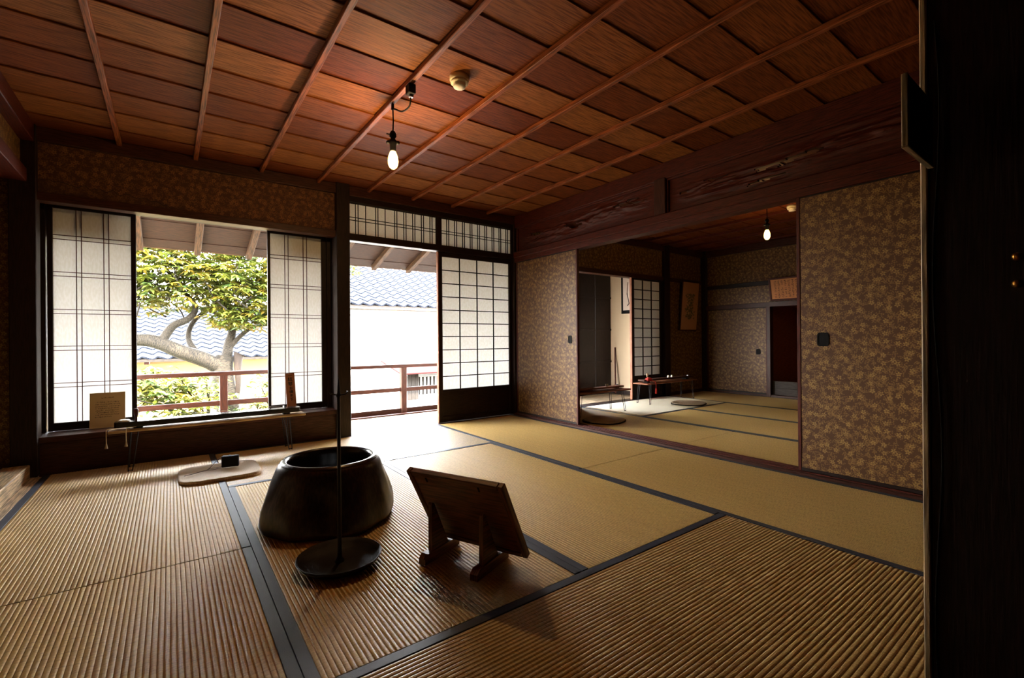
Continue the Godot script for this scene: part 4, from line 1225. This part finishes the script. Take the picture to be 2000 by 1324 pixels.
# ================================================================ things in the next room
func build_next_room_things() -> void:
	var a := thing("low_table", "low table with hairpin legs by the open doorway of the room beyond", "table", Vector3(0.72, 0.006, 0.56), 0.0)
	bx(a, "table_top", M.cedar, Vector3(0, 0.252, 0), Vector3(0.92, 0.018, 0.26), 0.004)
	for s in [-1, 1]:
		for z in [-0.09, 0.09]:
			hairpin(a, Vector3(s * 0.34, 0, z), 0.245, 0.02 * signf(z), 0.03 * s)
	var za := thing("one_string_zither", "pale one-string zither on the table by the open doorway", "zither", Vector3(0.72, 0.268, 0.56))
	bx(za, "body", M.cedar, Vector3(0.0, 0.022, 0), Vector3(0.86, 0.018, 0.1), 0.004)
	for x in [-0.34, 0.34]: bx(za, "foot", M.dark, Vector3(x, 0.007, 0), Vector3(0.04, 0.014, 0.07), 0.002)
	obj("plectrum", lathe([[0.0, 0.0], [0.016, 0.0], [0.016, 0.03], [0.0, 0.032]], 14), M.cream, za, Vector3(0.18, 0.031, 0.0), Basis(Vector3.BACK, 0.0))
	bx(za, "bridge", M.steel, Vector3(0.36, 0.04, 0), Vector3(0.02, 0.018, 0.03), 0.003)
	var b := thing("low_table", "low table with hairpin legs under the red tasselled zither", "table", Vector3(2.23, 0.0085, 0.44), 0.0)
	bx(b, "table_top", M.cedar, Vector3(0, 0.262, 0), Vector3(1.12, 0.016, 0.24), 0.004)
	for s in [-1, 1]:
		for z in [-0.085, 0.085]:
			hairpin(b, Vector3(s * 0.47, 0, z), 0.256, 0.015 * signf(z), 0.02 * s)
	var zb := thing("one_string_zither", "dark zither with a red tassel on the second table", "zither", Vector3(2.23, 0.28, 0.43))
	bx(zb, "body", M.dark, Vector3(0.02, 0.032, 0), Vector3(1.1, 0.022, 0.11), 0.005)
	for x in [-0.42, 0.46]: bx(zb, "foot", M.black, Vector3(x, 0.011, 0), Vector3(0.05, 0.022, 0.08), 0.003)
	obj("tuning_peg", lathe([[0.007, 0.0], [0.007, 0.03], [0.013, 0.04], [0.013, 0.075], [0.0, 0.078]], 14), M.pale, zb, Vector3(-0.40, 0.042, 0))
	obj("red_knot", lathe([[0.0, 0.0], [0.03, 0.004], [0.042, 0.02], [0.036, 0.04], [0.018, 0.052], [0.0, 0.054]], 18, func(t: float, _y: float) -> float: return 1.0 + 0.22 * sin(t * 5.0)), M.red_cord, zb, Vector3(-0.46, 0.02, 0.07))
	obj("red_cord", tube(curve([Vector3(-0.46, 0.04, 0.09), Vector3(-0.42, 0.02, 0.13), Vector3(-0.40, -0.02, 0.135), Vector3(-0.40, -0.07, 0.135)], 5), 0.004, 7), M.red_cord, zb)
	obj("red_tassel", lathe([[0.0, 0.0], [0.008, -0.004], [0.011, -0.02], [0.013, -0.07], [0.0, -0.072]], 12), M.red_cord, zb, Vector3(-0.40, -0.065, 0.135))
	for x in [0.03, 0.11]:
		obj("ivory_pick", lathe([[0.0, 0.0], [0.014, 0.0], [0.014, 0.022], [0.009, 0.03], [0.0, 0.031]], 14), M.white, zb, Vector3(x, 0.043, 0.02))
	bx(zb, "tail_fitting", M.steel, Vector3(0.52, 0.046, 0), Vector3(0.03, 0.016, 0.03), 0.004)
	for c in [["flat floor seat with dark rim lying on the cream rug", Vector3(2.19, 0.006, 0.80), M.weave], ["flat floor seat with dark rim between the rug and the sliding doors", Vector3(0.42, 0.0, 0.95), M.weave]]:
		var s := thing("woven_seat", c[0], "floor cushion", c[1], 0.3, "flat seats in the room beyond")
		obj("weave", slab(0.215, 0.2, 0.02, 2.6, true), c[2], s)
		obj("dark_rim", slab(0.224, 0.209, 0.012, 2.6, false), M.black, s, Vector3(0, 0.0005, 0))
	var rug := thing("felt_rug", "cream felt rug spread over one mat by the open doorway", "rug", Vector3(1.8375, 0.003, 0.5675))
	bx(rug, "felt", M.felt, Vector3.ZERO, Vector3(1.69, 0.004, 0.862), 0.001)
	# leaning stick and framed picture against the plaster end wall
	var stick := thing("wooden_pole", "thin reddish wooden pole leaning on the plaster wall of the veranda", "pole", Vector3(2.3, 0.0, -0.55))
	obj("shaft", tube([Vector3(0, 0.012, 0.03), Vector3(0.1, 0.72, -0.06)], 0.011, 10), M.red, stick)
	var pic := thing("hanging_picture", "narrow picture in a black frame on the plaster end wall", "picture", Vector3(2.392, 1.26, -0.33))
	bx(pic, "frame", M.black, Vector3(0, 0.28, 0), Vector3(0.02, 0.6, 0.27), 0.004)
	var brush := Image.create(96, 240, false, Image.FORMAT_RGB8)
	brush.fill(c8(214, 198, 186))
	ink_line(brush, Vector2(48, 40), Vector2(40, 120), 5, c8(120, 96, 86))
	ink_line(brush, Vector2(40, 120), Vector2(58, 190), 4, c8(60, 46, 42))
	ink_line(brush, Vector2(58, 190), Vector2(44, 205), 4, c8(60, 46, 42))
	obj("painting", sheet(0.19, 0.5), picture(brush), pic, Vector3(-0.0115, 0.28, 0), Basis(Vector3.UP, -PI / 2))
	# painted scroll on the wall towards the veranda
	var art := Image.create(128, 288, false, Image.FORMAT_RGB8)
	art.fill(c8(176, 128, 92))
	for k in 240:
		var q := Vector2(64 + rng.randfn() * 17, lerpf(70, 220, rng.randf()))
		dot(art, q.x, q.y, rng.randf_range(2, 6), Color(c8(66, 74, 46).lerp(c8(120, 96, 62), rng.randf()), 0.7))
	for k in 16:
		var q := Vector2(50 + rng.randfn() * 12, rng.randf_range(80, 215))
		dot(art, q.x, q.y, 4.5, Color(c8(196, 156, 116), 0.8))
	var sc := thing("painted_panel", "tall painting of dark leaves hanging near the far corner", "picture", Vector3(3.30, 0.98, 0.1))
	var tip := Basis(Vector3.RIGHT, 0.08)
	bx(sc, "backing", M.dark, Vector3(0, 0.375, 0.02), Vector3(0.46, 0.76, 0.014), 0.003, tip)
	obj("painting", sheet(0.425, 0.73), picture(art), sc, Vector3(0, 0.375, 0.0285), tip)
	# framed calligraphy above the recess
	var cal := Image.create(256, 192, false, Image.FORMAT_RGB8)
	cal.fill(c8(196, 130, 78))
	for col in 13:
		for row in 12:
			if rng.randf() < 0.92:
				small_char(cal, Vector2(16 + col * 17.5, 14 + row * 14), 11, c8(56, 26, 14))
	var fr := thing("framed_calligraphy", "tilted framed page of Japanese writing above the dark recess", "framed writing", Vector3(3.735, 1.37, 1.50))
	var t := Basis(Vector3.UP, -PI / 2) * Basis(Vector3.RIGHT, 0.22)
	for s in [-1, 1]:
		bx(fr, "frame", M.red, Vector3(-0.045, 0.17, 0) + t * Vector3(0, s * 0.152, 0), Vector3(0.72, 0.024, 0.018), 0.003, t)
		bx(fr, "frame", M.red, Vector3(-0.045, 0.17, 0) + t * Vector3(s * 0.348, 0, 0), Vector3(0.024, 0.328, 0.018), 0.003, t)
	bx(fr, "backing", M.dark, Vector3(-0.045, 0.17, 0) + t * Vector3(0, 0, -0.004), Vector3(0.69, 0.3, 0.006), 0.0, t)
	obj("page", sheet(0.672, 0.28), picture(cal), fr, Vector3(-0.045, 0.17, 0) + t * Vector3(0, 0, 0.0005), t)
